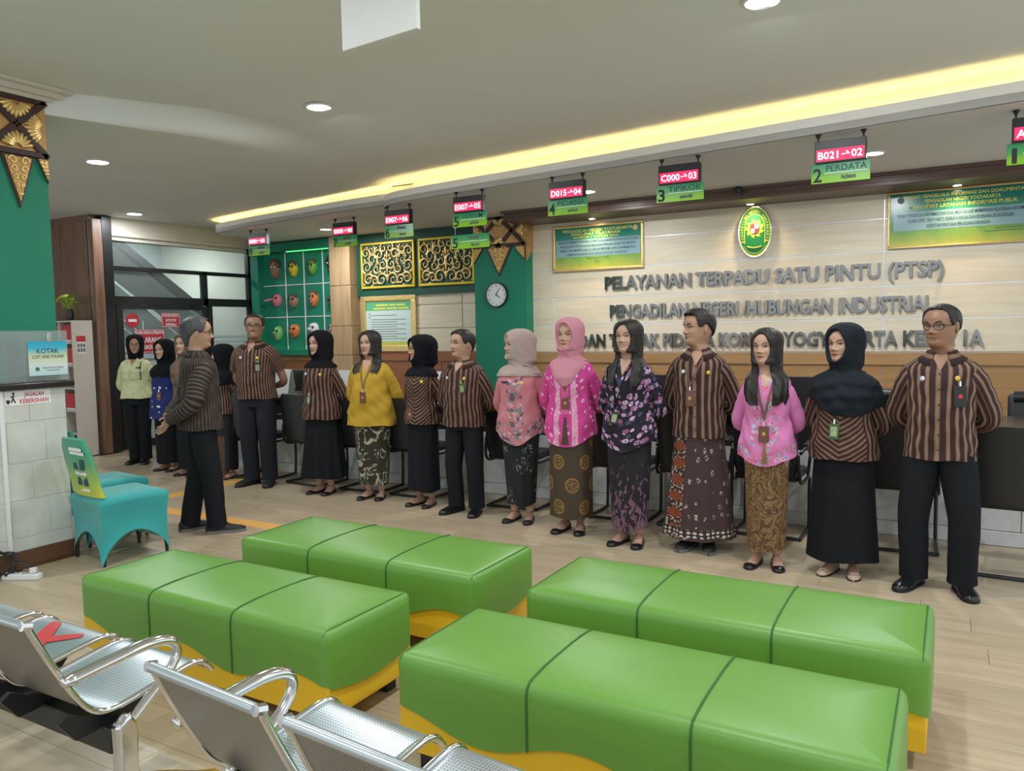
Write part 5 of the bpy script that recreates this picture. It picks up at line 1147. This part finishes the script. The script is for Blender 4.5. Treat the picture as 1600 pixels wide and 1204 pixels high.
    for sg in (-1, 1):
        p = armpath(sg, 0, 1, 18); bb.tube(p, list(np.interp(np.linspace(0, 1, 18), [0, .15, .35, .55, .7, 1], [.045, .050, .045, .038, .038, .026])*s*(.7 + .3*girth)*(1 if sex == 'm' else .88)), 12)
        bb.tube(spline([(sg*.080*s, 0, .84*s), (sg*(.5*.082*s + .5*stance), -.004 + .2*sg*stride, .62*s), (sg*(stance + .0), -.008 + .42*sg*stride, .46*s), (sg*stance, .012 + .7*sg*stride, .27*s), (sg*stance, .02 + sg*stride, .07)], 16), list(np.interp(np.linspace(0, 1, 16), [0, .5, .7, 1], [.080, .052, .050, .034])*s), 12)
    bb.tube([(0, .01, ztop - .06), (0, .01, ztop + .02)], .045*s, 14)
    tmp = bpy.data.objects.new('tmp', bb.mesh('tmp', 0)); COL.objects.link(tmp); rm = tmp.modifiers.new('r', 'REMESH'); rm.mode = 'VOXEL'; rm.voxel_size = .016
    bpy.context.view_layer.update(); me = bpy.data.meshes.new_from_object(tmp.evaluated_get(bpy.context.evaluated_depsgraph_get()))
    body.add([tuple(v.co) for v in me.vertices], [tuple(q.vertices) for q in me.polygons], 0); bpy.data.objects.remove(tmp); bpy.data.meshes.remove(me)
    # ---- feet and shoes
    for sg in (-1, 1):
        M = Matrix.Translation((sg*stance, .012 + sg*stride, 0)) @ Matrix.Rotation(R_(sg*splay), 4, 'Z') @ Matrix.Scale(.93*(s if sex == 'f' else s*1.04), 4)
        def foot(rows, lift=0):
            out = []
            for y, w, hh, c in rows: out.append([M @ Vector((c*sg + w*math.cos(a), y, lift + hh*max(0, .60*math.sin(a) + .40))) for a in np.linspace(0, 2*PI, 18, endpoint=False)])
            return out
        body.grid(foot([(.066, .015, .05, 0), (.06, .028, .08, 0), (.02, .032, .095, 0), (-.03, .033, .075, 0), (-.08, .038, .052, 0), (-.13, .037, .034, 0), (-.165, .026, .024, -.003)], .004), 0, True, True)
        if shoes == 'flat': rw = [(.080, .012, .040, 0), (.074, .030, .052, 0), (.05, .037, .045, 0), (.0, .039, .030, 0), (-.05, .042, .027, 0), (-.10, .046, .032, 0), (-.135, .045, .038, 0), (-.165, .038, .034, -.002), (-.185, .024, .026, -.004), (-.195, .008, .016, -.005)]
        else: rw = [(.088, .014, .052, 0), (.082, .032, .075, 0), (.055, .040, .088, 0), (.0, .043, .092, 0), (-.05, .045, .078, 0), (-.10, .050, .060, 0), (-.145, .049, .050, 0), (-.18, .042, .043, -.002), (-.205, .026, .034, -.004), (-.215, .008, .02, -.005)]
        S_ = MB().grid(foot(rw, .003), 0, True, True); so = obj('shoe', S_, shoe_mat, root, smooth=60)
        sl_ = [(M @ Vector((sg*c + w*1.03*q, y, 0)), M @ Vector((sg*c + w*1.03*q, y, 0))) for y, w, _, c in rw for q in (1,)]
        ol = [(y, w, c) for y, w, _, c in rw]; poly = [(sg*c + w*1.04, y) for y, w, c in ol] + [(sg*c - w*1.04, y) for y, w, c in reversed(ol)]
        obj('sole', MB().prism(poly, lambda u, v, d: M @ Vector((u, v, d)), 0, .012 if shoes != 'sneaker' else .024), 'sole_grey' if shoes == 'sneaker' else 'black_matte', so)
        if shoes == 'sneaker': obj('laces', MB().tube([M @ Vector((q, -.03 - i*.012, .086 - i*.004)) for i in range(5) for q in ((-.018, .018) if i % 2 else (.018, -.018))], .003, 5), 'black_cloth', so)
        if shoe_mat == 'shoe_beige': obj('bow', MB().ell(M @ Vector((-.014, -.14, .042)), (.016, .008, .008), 8, 6).ell(M @ Vector((.014, -.14, .042)), (.016, .008, .008), 8, 6), shoe_mat, so)
    # ---- hands
    for sg in (-1, 1):
        S0, E_, H_ = A[sg]; d = Vector((-sg*.62, .10 if arms == 'back' else .22, -.72)).normalized() if sg < 0 else Vector((-sg*.80, .18, -.45)).normalized(); nn = Vector((0, 1, 0)); nn = (nn - d*nn.dot(d)).normalized(); sd = d.cross(nn)
        H0 = H_ + Vector((0, .02*s if sg < 0 else .0, 0)); k = s*(1 if sex == 'm' else .9)
        body.tube([H0 - d*.03*k, H0 + d*.005*k, H0 + d*.04*k, H0 + d*.075*k, H0 + d*.092*k], [.024*k, .027*k, .040*k, .041*k, .034*k], 12, 0, True, .42, ref=tuple(nn))
        for q, (o, l) in enumerate(((-.029, .066), (-.0095, .078), (.010, .073), (.029, .058))):
            b0 = H0 + d*.082*k + sd*o*k; pts = [b0]; dd = d.copy()
            for u in range(3): dd = (dd + nn*(.45 + .12*q*.3)).normalized(); pts.append(pts[-1] + dd*l*k*(.45, .32, .23)[u])
            body.tube(spline(pts, 9), list(np.linspace(.0088, .0062, 9)*k), 8)
        b0 = H0 + d*.025*k - sd*.032*k*sg; body.tube(spline([b0, b0 - sd*.026*k*sg + d*.022*k + nn*.012*k, b0 - sd*.030*k*sg + d*.052*k + nn*.03*k], 8), list(np.linspace(.0125, .008, 8)*k), 8)
    # ---- head
    n = 80; TH = thetas(n); ts = np.concatenate([np.linspace(-.62, -.06, 10), np.linspace(-.03, .9, 58), 1 - .1*(1 - np.linspace(0, 1, 10)[1:])**1.6]); P = []; fm = []
    for i, t in enumerate(ts):
        x, y = headpt(TH, t, sc); y = y - face_disp(x, t, np.cos(TH), sc, smile); P.append([tw((float(a), float(b) + .0, zc + t*Hh)) for a, b in zip(x, y)])
        if i < len(ts) - 1:
            tm_ = (t + ts[i+1])/2; xm, _ = headpt(TH + .5*(TH[1]-TH[0]), tm_, sc); xx = xm/sc; lc = .212 + smile*.022*(xx/.026)**2; e = (xx/(.021 + .006*smile))**2 + ((tm_ - lc)/(.038 + .006*smile))**2
            inn = (np.abs(tm_ - lc - .002) < .011) & (np.abs(xx) < .018) & (smile > .6)
            fm += [int(c) for c in np.where((e < 1) & (np.cos(TH) > .3), np.where(inn, 5, 1), 0)]
    body.grid(P, fm, True, False)
    def fp(x, t, o=0):                          # point on the face surface
        xs = np.array([x*sc]); w = hW(t)*sc; sn = np.clip(np.abs(xs)/w, 0, 1)**(1/.92); cs = np.sqrt(1 - sn*sn); y = -hF(t)*sc*cs**.96 - face_disp(xs, t, cs, sc, smile); return (float(xs[0]), float(y[0]) - o*sc, zc + t*Hh)
    for sg in (-1, 1):
        c = fp(sg*.031, .503, -.0075); Mh = Matrix.Rotation(yaw, 3, 'Z'); open_ = .0062 if smile < .6 else .0045
        body.ell(tw(c), (.0130*sc, .0105*sc, open_*sc), 12, 8, 3, Mh); c2 = fp(sg*.031, .503, .0012); body.ell(tw(c2), (.0050*sc, .0028*sc, .0050*sc), 10, 6, 4, Mh)
        body.tube([tw(fp(sg*(.031 + q*.0135), .503 + (.030 if abs(q) < .5 else .008 + .010*(q > 0)) , .0015)) for q in (-1, -.4, .4, 1.15)], .0013*sc, 6, 2)
        body.tube([tw(fp(sg*(.016 + q*.032), .590 + .028*math.sin(q*2.2), .001)) for q in np.linspace(0, 1, 7)], [.0015*sc] + [(.0030 if sex == 'm' else .0021)*sc]*5 + [.001*sc], 6, 2, flat=1.3)
        if not hood:
            E = Matrix.Rotation(yaw, 3, 'Z') @ Matrix.Rotation(sg*R_(22), 3, 'Z'); ec = tw((sg*.0765*sc, .012*sc, zc + .45*Hh)); body.ell(ec, (.007*sc, .017*sc, .030*sc), 12, 8, 0, E); body.ell(Vector(ec) + E @ Vector((sg*.004*sc, -.002, .004)), (.005*sc, .009*sc, .016*sc), 10, 6, 0, E)
        body.ell(tw(fp(sg*.0055, .338, .0015)), (.0035*sc, .003*sc, .0022*sc), 8, 6, 2)
    body.add([], [])
    # ---- hijab or hair
    if cover:
        ck, cm = cover[0], cover[1]; cop = cover[2] if len(cover) > 2 else {}; n = 84; TH = thetas(n, .35); cs = np.cos(TH); P = []
        tl = np.concatenate([np.linspace(1, .9, 8)**1, np.linspace(.885, 0, 52)])
        if ck == 'hijab':
            fh, fw = cop.get('face', (.395, .0655)); top_ = .02
            for t in tl:
                x, y = headpt(TH, t, sc, .017, -.003, cop.get('vol', .02) + .008, .60); x0, y0 = headpt(TH, t, sc, -.012)
                d = np.sqrt((x/(fw*sc))**2 + ((t - .425)/fh)**2); d = np.where(cs > .15, d, 3); k = sst(.93, 1.06, d); y = y - .007*sc*np.exp(-((d - 1.10)/.07)**2); xx = x0 + (x - x0)*k; yy = y0 + (y - y0)*k
                fold = .0025*np.sin(TH*9 + t*14 + X*3)*k*(1 - t)**.5; P.append([tw((float(a*(1 + q*6)), float(b*(1 + q*6)), zc + t*Hh + top_*float(sst(.3, 1, t)))) for a, b, q in zip(xx, yy, fold)])
            w0 = (hW(0)*.4 + hW(.48)*.6 + .017)*sc; b0 = (hB(.48) + .017 + cop.get('vol', .02) + .008)*sc
            dF, dB, asy = cop.get('drop', (.20, .14, 0)); pw = cop.get('pow', 1.0)
            for i in range(1, 30):
                q = i/29; row = []
                for j, th in enumerate(TH):
                    dr = dB + (dF - dB)*((1 + math.cos(th))/2)**pw + asy*math.sin(th); z = zc - q*dr*s; dz = zc - z; w, f, b = T(z)
                    nw = (w0*(1 - .10*float(sst(0, .05, dz)))) + .10*dz*cop.get('spread', 1); o = .016 + (.012 if sex == 'f' else .01); g = sst(.02, .085, dz)
                    W_ = max(nw, w + o) if z < ztop - .01 else nw; W_ = nw*(1 - g) + max(nw, (w + o))*g; F_ = (.087*sc - .25*min(dz, .05))*(1 - g) + max(.074*sc, f + o)*g; B_ = b0*(1 - .16*float(sst(0, .07, dz)))*(1 - g) + max(.10*sc, b + o)*g
                    fo = 1 + cop.get('fold', .03)*math.sin(7*th + 3*math.sin(2*th + X) + dz*28)*min(1, dz/.06) + cop.get('swag', .012)*math.sin(dz*95 - 2.2*abs(math.sin(th*.5)) * 3)*min(1, dz/.05)
                    p = Vector(tw((W_*fo*math.sin(th), (-F_ if math.cos(th) > 0 else B_)*fo*abs(math.cos(th))**.95 + .004, z)))
                    if dz > .03:
                        dv = Vector((p.x, p.y, 0)).normalized(); hit = bva.ray_cast(Vector((0, 0, p.z)) + dv*.6, -dv)
                        if hit[0] and Vector((p.x, p.y, 0)).length < Vector((hit[0].x, hit[0].y, 0)).length + .011: q2 = dv*(Vector((hit[0].x, hit[0].y, 0)).length + .011 + .003*math.sin(9*th + dz*30) + cop.get('swag', .010)*.4*(1 - q**3)*(1 + math.sin(dz*75 - 5*abs(math.sin(th*.5)) + 1.5*math.sin(th)))*min(1, dz/.06)); p = Vector((q2.x, q2.y, p.z))
                    row.append(tuple(p))
                P.append(row)
            c_ = obj('hijab', MB().grid(P, 0, True, False), cm, root, smooth=80); so = c_.modifiers.new('thickness', 'SOLIDIFY'); so.thickness = .004; so.offset = -1
            if cop.get('under'): pass
        else:
            long_ = cop.get('long', 0); hl = cop.get('line', [(0, .86), (35, .84), (55, .76), (68, .50), (80, .46), (95, .56), (115, .40), (180, .10)]); lin = np.interp(np.abs(np.degrees(TH)), [a for a, b in hl], [b for a, b in hl]); vol = cop.get('vol', .010)
            for t in tl:
                x, y = headpt(TH, t, sc, vol + .004*np.sin(TH*13 + t*9)*.4, cop.get('front', 0)*(t > .8), .004, .9 if long_ else 0); x0, y0 = headpt(TH, t, sc, -.010); k = sst(-.015, .03, t - lin)
                if long_:
                    fw = .0655; d = np.sqrt((x/(fw*sc))**2 + ((t - .40)/.455)**2) ; d = np.where(cs > -.05, d, 3); k = sst(.93, 1.05, d)
                    if cop.get('part'): k = np.maximum(k*1.0, 0)
                xx = x0 + (x - x0)*k; yy = y0 + (y - y0)*k; P.append([tw((float(a), float(b), zc + t*Hh + cop.get('lift', .010)*float(sst(.4, 1, t)))) for a, b in zip(xx, yy)])
            if long_:
                op = R_(cop.get('open', 30))
                for i in range(1, 30):
                    q = i/29; row = []
                    for th in TH:
                        dr = long_*(1 + .06*math.sin(5*th + X)); z = zc - q*dr*s; dz = zc - z; w, f, b = T(z); g = sst(.03, .10, dz); o = .026
                        W_ = (.094*sc)*(1 - g) + (.092*sc + cop.get('width', .03))*g; F_ = .070*sc*(1 - g) + max(.07*sc, f + o)*g; B_ = .095*sc*(1 - g) + max(.095*sc, b + o)*g
                        k = float(sst(op*.80, op*1.12, abs(th))); tap = 1 - .10*max(0, q - .8)/.2; fo = (1 + .016*math.sin(15*th + 5*q) + .02*math.sin(dz*45 + th*3)*q)*tap
                        Wi, Fi, Bi = .045*sc, .02, .03; W2 = Wi + (W_ - Wi)*k; F2 = Fi + (F_ - Fi)*k
                        p = Vector(tw((W2*fo*math.sin(th), (-F2 if math.cos(th) > 0 else B_)*fo*abs(math.cos(th))**.9 + .004, z)))
                        if dz > .03 and k > .3:
                            sy = -1 if p.y < .01 else 1; hit = bva.ray_cast(Vector((p.x, sy*.8, p.z)), Vector((0, -sy, 0)))
                            if hit[0] and p.y*sy < hit[0].y*sy + .016: p.y = hit[0].y + sy*(.016 + .006*math.sin(11*th))
                        row.append(tuple(p))
                    P.append(row)
            obj('hair', MB().grid(P, 0, True, bool(long_)), cm, root, smooth=80)
    # ---- small things worn
    for ex in extras:
        e = ex[0]
        if e == 'glasses':
            fr = MB()
            for sg in (-1, 1):
                c = Vector(fp(sg*.032, .495, .010)); L = [tw(c + Vector((.0235*sc*math.copysign(abs(math.cos(a))**.7, math.cos(a)), .006*sc*math.cos(a)*sg*1.2, .0165*sc*math.copysign(abs(math.sin(a))**.8, math.sin(a))))) for a in np.linspace(0, 2*PI, 25)]; fr.tube(L, .0018*sc if len(ex) < 2 else ex[1], 6)
                fr.tube([tw(c + Vector((sg*.0235*sc, .004, .006))), tw((sg*.078*sc, -.03*sc, zc + .515*Hh)), tw((sg*.079*sc, .012*sc, zc + .50*Hh))], .0018*sc, 6)
            fr.tube([tw(fp(-.010, .50, .010)), tw(fp(0, .515, .008)), tw(fp(.010, .50, .010))], .0018*sc, 6); obj('glasses', fr, 'glasses', root, smooth=80)
            for sg in (-1, 1):
                c = Vector(fp(sg*.032, .495, .010)); 
                obj('lens', MB().add([tw(c + Vector((.0225*sc*math.cos(a), .005*sc*math.cos(a)*sg, .0155*sc*math.sin(a)))) for a in np.linspace(0, 2*PI, 16, endpoint=False)], [tuple(range(16))]), 'lens', root)
        elif e == 'pin':
            p, nr = on(ex[1]*s, (ex[2] + sh)*s, .004); q = nr.to_track_quat('Z', 'Y').to_matrix(); obj('pin_badge', MB().ell(p, (.014, .014, .004), 12, 6, 0, q), ex[3], root, smooth=60)
        elif e == 'card':
            p, nr = on(ex[1]*s, (ex[2] + sh)*s, .008); q = nr.to_track_quat('Z', 'Y').to_matrix().to_4x4(); q.translation = p; w_, h_ = ex[4] if len(ex) > 4 else (.056, .088)
            cd = obj('id_card', MB().obox(q, w_, h_, .006), ex[3], root, bevel=.003); q2 = q.copy(); q2.translation = p + nr*.0036
            if ex[3] == 'card_green' or len(ex) > 5: obj('card_face', MB().obox(q2, w_*.66, h_*.62, .001), 'card_photo', cd)
            else: obj('card_crest', MB().ell(p + nr*.0035, (.012, .012, .001), 12, 4, 0, q.to_3x3()), 'gold_wood' if ex[3] == 'card_brown' else 'print_red', cd)
            obj('clip', MB().obox(q @ Matrix.Translation((0, h_/2 + .012, .001)), .010, .026, .004), 'chrome', cd)
        elif e == 'lanyard':
            x1, z1 = ex[1]*s, (ex[2] + sh)*s + .065; lb = MB()
            for sg in (-1, 1):
                st = [(sg*.060*s*(1 - q) + x1*q, (zn - .02*s)*(1 - q) + z1*q) for q in np.linspace(0, 1, 16)]
                patch(lb, [(a - .006, b) for a, b in st], [(a + .006, b) for a, b in st], .006, 0, 2)
            obj('lanyard', lb, ex[3], root, smooth=60)
        elif e == 'pocket':
            pk = MB(); x, z, w_, h_ = ex[1]*s, (ex[2] + sh)*s, ex[3], ex[4]; patch(pk, [(x - w_/2, z + h_*q) for q in np.linspace(0, 1, 8)], [(x + w_/2, z + h_*q) for q in np.linspace(0, 1, 8)], .007); obj('pocket', pk, tm, shirt, smooth=60)
            fl = MB(); patch(fl, [(x - w_*.53, z + h_*(.72 + .33*q)) for q in np.linspace(0, 1, 5)], [(x + w_*.53, z + h_*(.72 + .33*q)) for q in np.linspace(0, 1, 5)], .012); obj('pocket_flap', fl, tm, shirt, smooth=60)
        elif e == 'panel':                      # contrasting inner panel of an open jacket
            pn = MB(); zz = np.linspace(hem + ex[2], zn - .03*s, 18); patch(pn, [(-ex[1] - .0*q, q) for q in zz], [(ex[1], q) for q in zz], .003); obj('inner_blouse', pn, ex[3], shirt, smooth=60)
        elif e == 'slit':
            pn = MB(); zz = np.linspace(hem - point*.75, hem + ex[2], 10); 
            patch(pn, [(-ex[1]*(1 - .75*i/9), q) for i, q in enumerate(zz)], [(ex[1]*(1 - .75*i/9), q) for i, q in enumerate(zz)], .004); obj('front_opening', pn, ex[3], shirt, smooth=60)
        elif e == 'nameplate':
            p, nr = on(ex[1]*s, (ex[2] + sh)*s, .005); q = nr.to_track_quat('Z', 'Y').to_matrix().to_4x4(); q.translation = p; obj('name_plate', MB().obox(q, .06, .014, .004), 'print_black', root)
        elif e == 'earring':
            obj('earring', MB().ell(tw((.080*sc, .006*sc, zc + .30*Hh)), (.005,)*3, 8, 6), 'pin_white', root)
        elif e == 'cord':
            obj('shoulder_cord', MB().tube([on(.10*s, zz*s, .01)[0] for zz in np.linspace(1.08, 1.29, 10)], .005, 6), 'black_cloth', root)
    me = body.mesh('person', 80); root.data = me
    for q in ('skin%d' % skin, 'lip_rose' if sex == 'f' else 'lip_man', 'brow', 'eye_white', 'iris', 'teeth'): me.materials.append(MATS[q])
    return root
LUR = lambda k='lurik', **kw: dict(mats=(k, k), collar='lurik_collar', **kw)
YP, WP = ('pin', .085, 1.255, 'pin_gold'), ('pin', -.085, 1.26, 'pin_white')
TR = ('trousers', 'black_trouser')
person('guard in a pale lime uniform shirt and black hijab by the glass door', -8.56, 5.93, 1.56, 32, 'f', 16, 0, 0, 1.02, top=dict(mats=('cream_uniform', 'cream_uniform'), hem=.84, loose=1.1), bottom=TR, cover=('hijab', 'black_scarf', dict(drop=(.06, .07, 0), fold=.01)), shoes='dress', arms='back', neck='collar', extras=[('pocket', .08, 1.13, .10, .11), ('pocket', -.08, 1.13, .10, .11), ('glasses',), ('cord',), ('nameplate', .08, 1.27)])
person('woman in a navy tunic with white dots and black hijab', -7.80, 5.76, 1.50, 10, 'f', 0, 0, 1, .95, top=dict(name='tunic', mats=('blue_tunic', 'blue_tunic'), hem=.66, flare=.05), bottom=('skirt', 'black_cloth', dict(hem=.09, flare=(.15, .12, .13), pleat=.005)), cover=('hijab', 'black_scarf', dict(drop=(.21, .19, 0))), shoe_mat='shoe_matte', smile=.7, extras=[('card', .02, 1.0, 'card_brown')])
person('woman in a brown hijab mostly hidden behind the man in sneakers', -7.30, 5.66, 1.57, 5, 'f', 0, 0, 1, .98, top=dict(name='tunic', mats=('brown_scarf', 'brown_scarf'), hem=.75), bottom=('skirt', 'black_cloth', dict(hem=.09, flare=(.15, .12, .13))), cover=('hijab', 'brown_scarf', dict(drop=(.34, .26, 0), vol=.03)), shoe_mat='shoe_matte', smile=1)
person('grey-haired man seen from behind in a dark striped shirt and black sneakers, hands clasped', -5.10, 4.06, 1.69, 150, 'm', -6, 3, 3, .98, top=dict(mats=('lurik_dark', 'lurik_dark_cross'), hem=.80, loose=1.12, off=.024, collar='lurik_dark', flare=.03), bottom=('trousers', 'black_trouser', dict(loose=1.0)), cover=('hair', 'hair_grey', dict(line=[(0, .87), (25, .88), (45, .90), (60, .72), (68, .55), (80, .47), (95, .56), (115, .38), (150, .04), (180, .0)], vol=.015)), shoes='sneaker', shoe_mat='shoe_matte', arms='low', neck='collar', smile=.5, extras=[('glasses',)], splay=14, stance=.10, stride=.085)
person('short woman in a striped blouse and black hijab partly behind the grey-haired man', -6.80, 5.72, 1.44, -6, 'f', -36, 0, 1, .95, top=dict(name='blouse', mats=('lurik_fine', 'lurik_fine'), hem=.80), bottom=('skirt', 'skirt_panel', dict(hem=.10, flare=(.15, .12, .13))), cover=('hijab', 'black_scarf', dict(drop=(.24, .20, 0), vol=.02)), shoe_mat='shoe_brown', extras=[YP])
person('tall man with glasses in a short-sleeved striped shirt smiling at the camera', -6.16, 5.60, 1.745, 18, 'm', 20, 0, 2, 1.0, .02, top=LUR('lurik_fine', hem=.84, sleeve=.42, loose=1.25), bottom=('trousers', 'grey_trouser', dict(loose=1.05)), cover=('hair', 'hair_black', dict(line=[(0, .88), (35, .87), (52, .82), (66, .52), (80, .48), (95, .58), (115, .42), (180, .12)], vol=.007)), shoes='dress', shoe_mat='shoe_matte', neck='collar', smile=1, extras=[('glasses', .0024), YP, WP, ('card', .085, 1.165, 'black_matte', (.062, .10), 1)], splay=18, stance=.10)
person('young woman in a striped blouse, wide black skirt and black hijab looking left', -5.27, 5.58, 1.565, 6, 'f', -12, 0, 1, .98, top=dict(name='blouse', mats=('lurik', 'lurik'), hem=.76, flare=.03), bottom=('skirt', 'black_cloth', dict(hem=.16, flare=(.24, .18, .19), pleat=.009, n=11)), cover=('hijab', 'black_scarf', dict(drop=(.115, .12, 0), swag=.014, spread=1.3)), smile=.6, extras=[YP, WP, ('card', -.05, 1.0, 'card_green', (.05, .085), 1)])
person('woman in a mustard blouse and swirling batik skirt with shoulder-length hair', -4.67, 5.60, 1.56, 15, 'f', -10, 0, 1, 1.07, .05, top=dict(name='blouse', mats=('mustard', 'mustard'), hem=.73, flare=.055, sleeve=.70, loose=1.15), bottom=('skirt', 'batik_olive', dict(hem=.14, flare=(.145, .12, .12))), cover=('hair', 'hair_black', dict(long=.16, open=44, width=.035, vol=.014)), neck='v', smile=0, extras=[('lanyard', -.0, 1.06, 'lanyard_brown'), ('card', -.0, 1.045, 'card_brown', (.062, .10)), ('earring',)])
person('woman with glasses in a zigzag striped blouse and straight black skirt', -4.07, 5.56, 1.51, 0, 'f', -34, 0, 0, .88, top=dict(name='blouse', mats=('lurik_zig', 'lurik'), hem=.80, flare=.02), bottom=('skirt', 'black_cloth', dict(hem=.14, flare=(.165, .13, .135), pleat=.002)), cover=('hijab', 'black_scarf', dict(drop=(.13, .15, 0), vol=.03, swag=.02)), smile=1, extras=[('glasses', .0012), YP, ('card', -.06, .94, 'card_brown')])
person('moustached man in a striped shirt with dark trousers, head turned left', -3.575, 5.47, 1.555, 2, 'm', -24, 0, 3, 1.02, .02, top=LUR('lurik', hem=.79), bottom=TR, cover=('hair', 'hair_black', dict(vol=.012, front=.006)), shoes='dress', shoe_mat='shoe_black', neck='collar', smile=.5, extras=[YP, WP, ('card', .075, 1.17, 'card_green', (.05, .085), 1)], splay=16, stance=.10)
person('woman in a rose kebaya with floral edging and beige hijab', -3.02, 5.44, 1.545, 8, 'f', -52, 0, 1, .98, .01, top=dict(name='kebaya', mats=('kebaya_rose', 'kebaya_rose_sleeve'), hem=.78, flare=.025, point=.10), bottom=('skirt', 'batik_black', dict(hem=.14, flare=(.12, .105, .11), pow=1.0)), cover=('hijab', 'beige_scarf', dict(drop=(.14, .16, 0), vol=.022, swag=.034, spread=1.3)), shoe_mat='shoe_matte', extras=[('pin', .075, 1.245, 'pin_gold'), ('nameplate', -.085, 1.25)])
person('woman in a bright magenta spotted blouse and pink hijab with a brown batik skirt', -2.52, 5.325, 1.625, 8, 'f', -10, 0, 1, .96, top=dict(name='blouse', mats=('batik_magenta', 'batik_magenta_sleeve'), hem=.76, flare=.03, point=.09, loose=1.08), bottom=('skirt', 'batik_medallion', dict(hem=.12, flare=(.165, .13, .135), pleat=.003)), cover=('hijab', 'pink_scarf', dict(drop=(.27, .075, 0), pow=9, face=(.39, .064))), smile=.5, extras=[('panel', .030, .16, 'pink_inner'), ('slit', .028, .14, 'batik_medallion'), ('lanyard', -.0, 1.07, 'lanyard_brown'), ('card', .0, 1.045, 'card_brown', (.058, .10)), ('pin', .085, 1.25, 'pin_white')])
person('smiling woman in a dark floral blouse with long black hair and black patterned skirt', -1.998, 5.19, 1.605, 0, 'f', -8, 0, 1, .94, top=dict(name='blouse', mats=('floral_dark', 'floral_dark'), hem=.78, flare=.03, point=.08, loose=1.05), bottom=('skirt', 'skirt_plum', dict(hem=.12, flare=(.13, .115, .12))), cover=('hair', 'hair_black', dict(long=.23, open=40, width=.035, vol=.014)), neck='v', smile=1, extras=[('lanyard', -.06, .98, 'black_cloth'), ('card', -.06, .97, 'black_matte', (.06, .09), 1), ('earring',)])
person('young man in a striped shirt over a long flared batik sarong, looking left', -1.527, 5.30, 1.66, 4, 'm', -46, 0, 0, .92, top=LUR('lurik_bold', hem=.78), bottom=('sarong', 'batik_man', dict(hem=.09, flare=(.25, .17, .17), pleat=.006, n=8)), cover=('hair', 'hair_black', dict(line=[(0, .84), (35, .84), (52, .80), (64, .52), (78, .50), (95, .60), (115, .45), (180, .16)], vol=.012, front=.014, lift=.018)), shoes='sneaker', shoe_mat='shoe_matte', neck='collar', smile=.3, extras=[WP, YP, ('lanyard', -.035, 1.10, 'lanyard_brown'), ('card', -.035, 1.08, 'card_brown', (.058, .11))])
person('woman in a light pink kebaya with flower edging and long black hair', -1.03, 5.09, 1.53, 5, 'f', -20, 0, 1, .84, top=dict(name='kebaya', mats=('kebaya_pink', 'kebaya_pink_sleeve'), hem=.78, flare=.035, point=.06), bottom=('skirt', 'batik_brown', dict(hem=.12, flare=(.125, .11, .115), pow=1.0)), cover=('hair', 'hair_black', dict(long=.26, open=34, width=.04, vol=.012)), neck='v', smile=.4, extras=[('lanyard', -.005, 1.0, 'lanyard_brown'), ('card', -.005, .975, 'card_brown', (.062, .10)), ('slit', .018, .10, 'batik_brown')])
person('woman in a wide dark hijab, zigzag striped blouse and long black skirt', -.583, 5.14, 1.55, -4, 'f', -24, 0, 1, 1.0, top=dict(name='blouse', mats=('lurik_zig', 'lurik_bold'), hem=.77, flare=.03, loose=1.04), bottom=('skirt', 'black_cloth', dict(hem=.10, flare=(.22, .16, .16), pleat=.004, n=6)), cover=('hijab', 'navy_scarf', dict(drop=(.34, .20, .03), pow=1.6, vol=.026, swag=.022, spread=1.5)), shoe_mat='shoe_beige', extras=[('card', -.03, 1.0, 'card_green', (.062, .095), 1)])
person('man with glasses in a striped shirt at the right end of the row', -.061, 5.06, 1.65, -4, 'm', -24, 2, 2, .95, .02, top=LUR('lurik_bold', hem=.77, loose=1.1, off=.016), bottom=('trousers', 'black_trouser', dict(loose=1.08)), cover=('hair', 'hair_black', dict(line=[(0, .88), (35, .87), (52, .80), (64, .52), (78, .50), (95, .60), (115, .45), (180, .16)], vol=.007)), shoes='dress', shoe_mat='shoe_black', neck='collar', extras=[('glasses', .0024), ('pin', .085, 1.265, 'pin_gold'), WP, ('card', .10, 1.165, 'black_matte', (.066, .115))], splay=20, stance=.125)
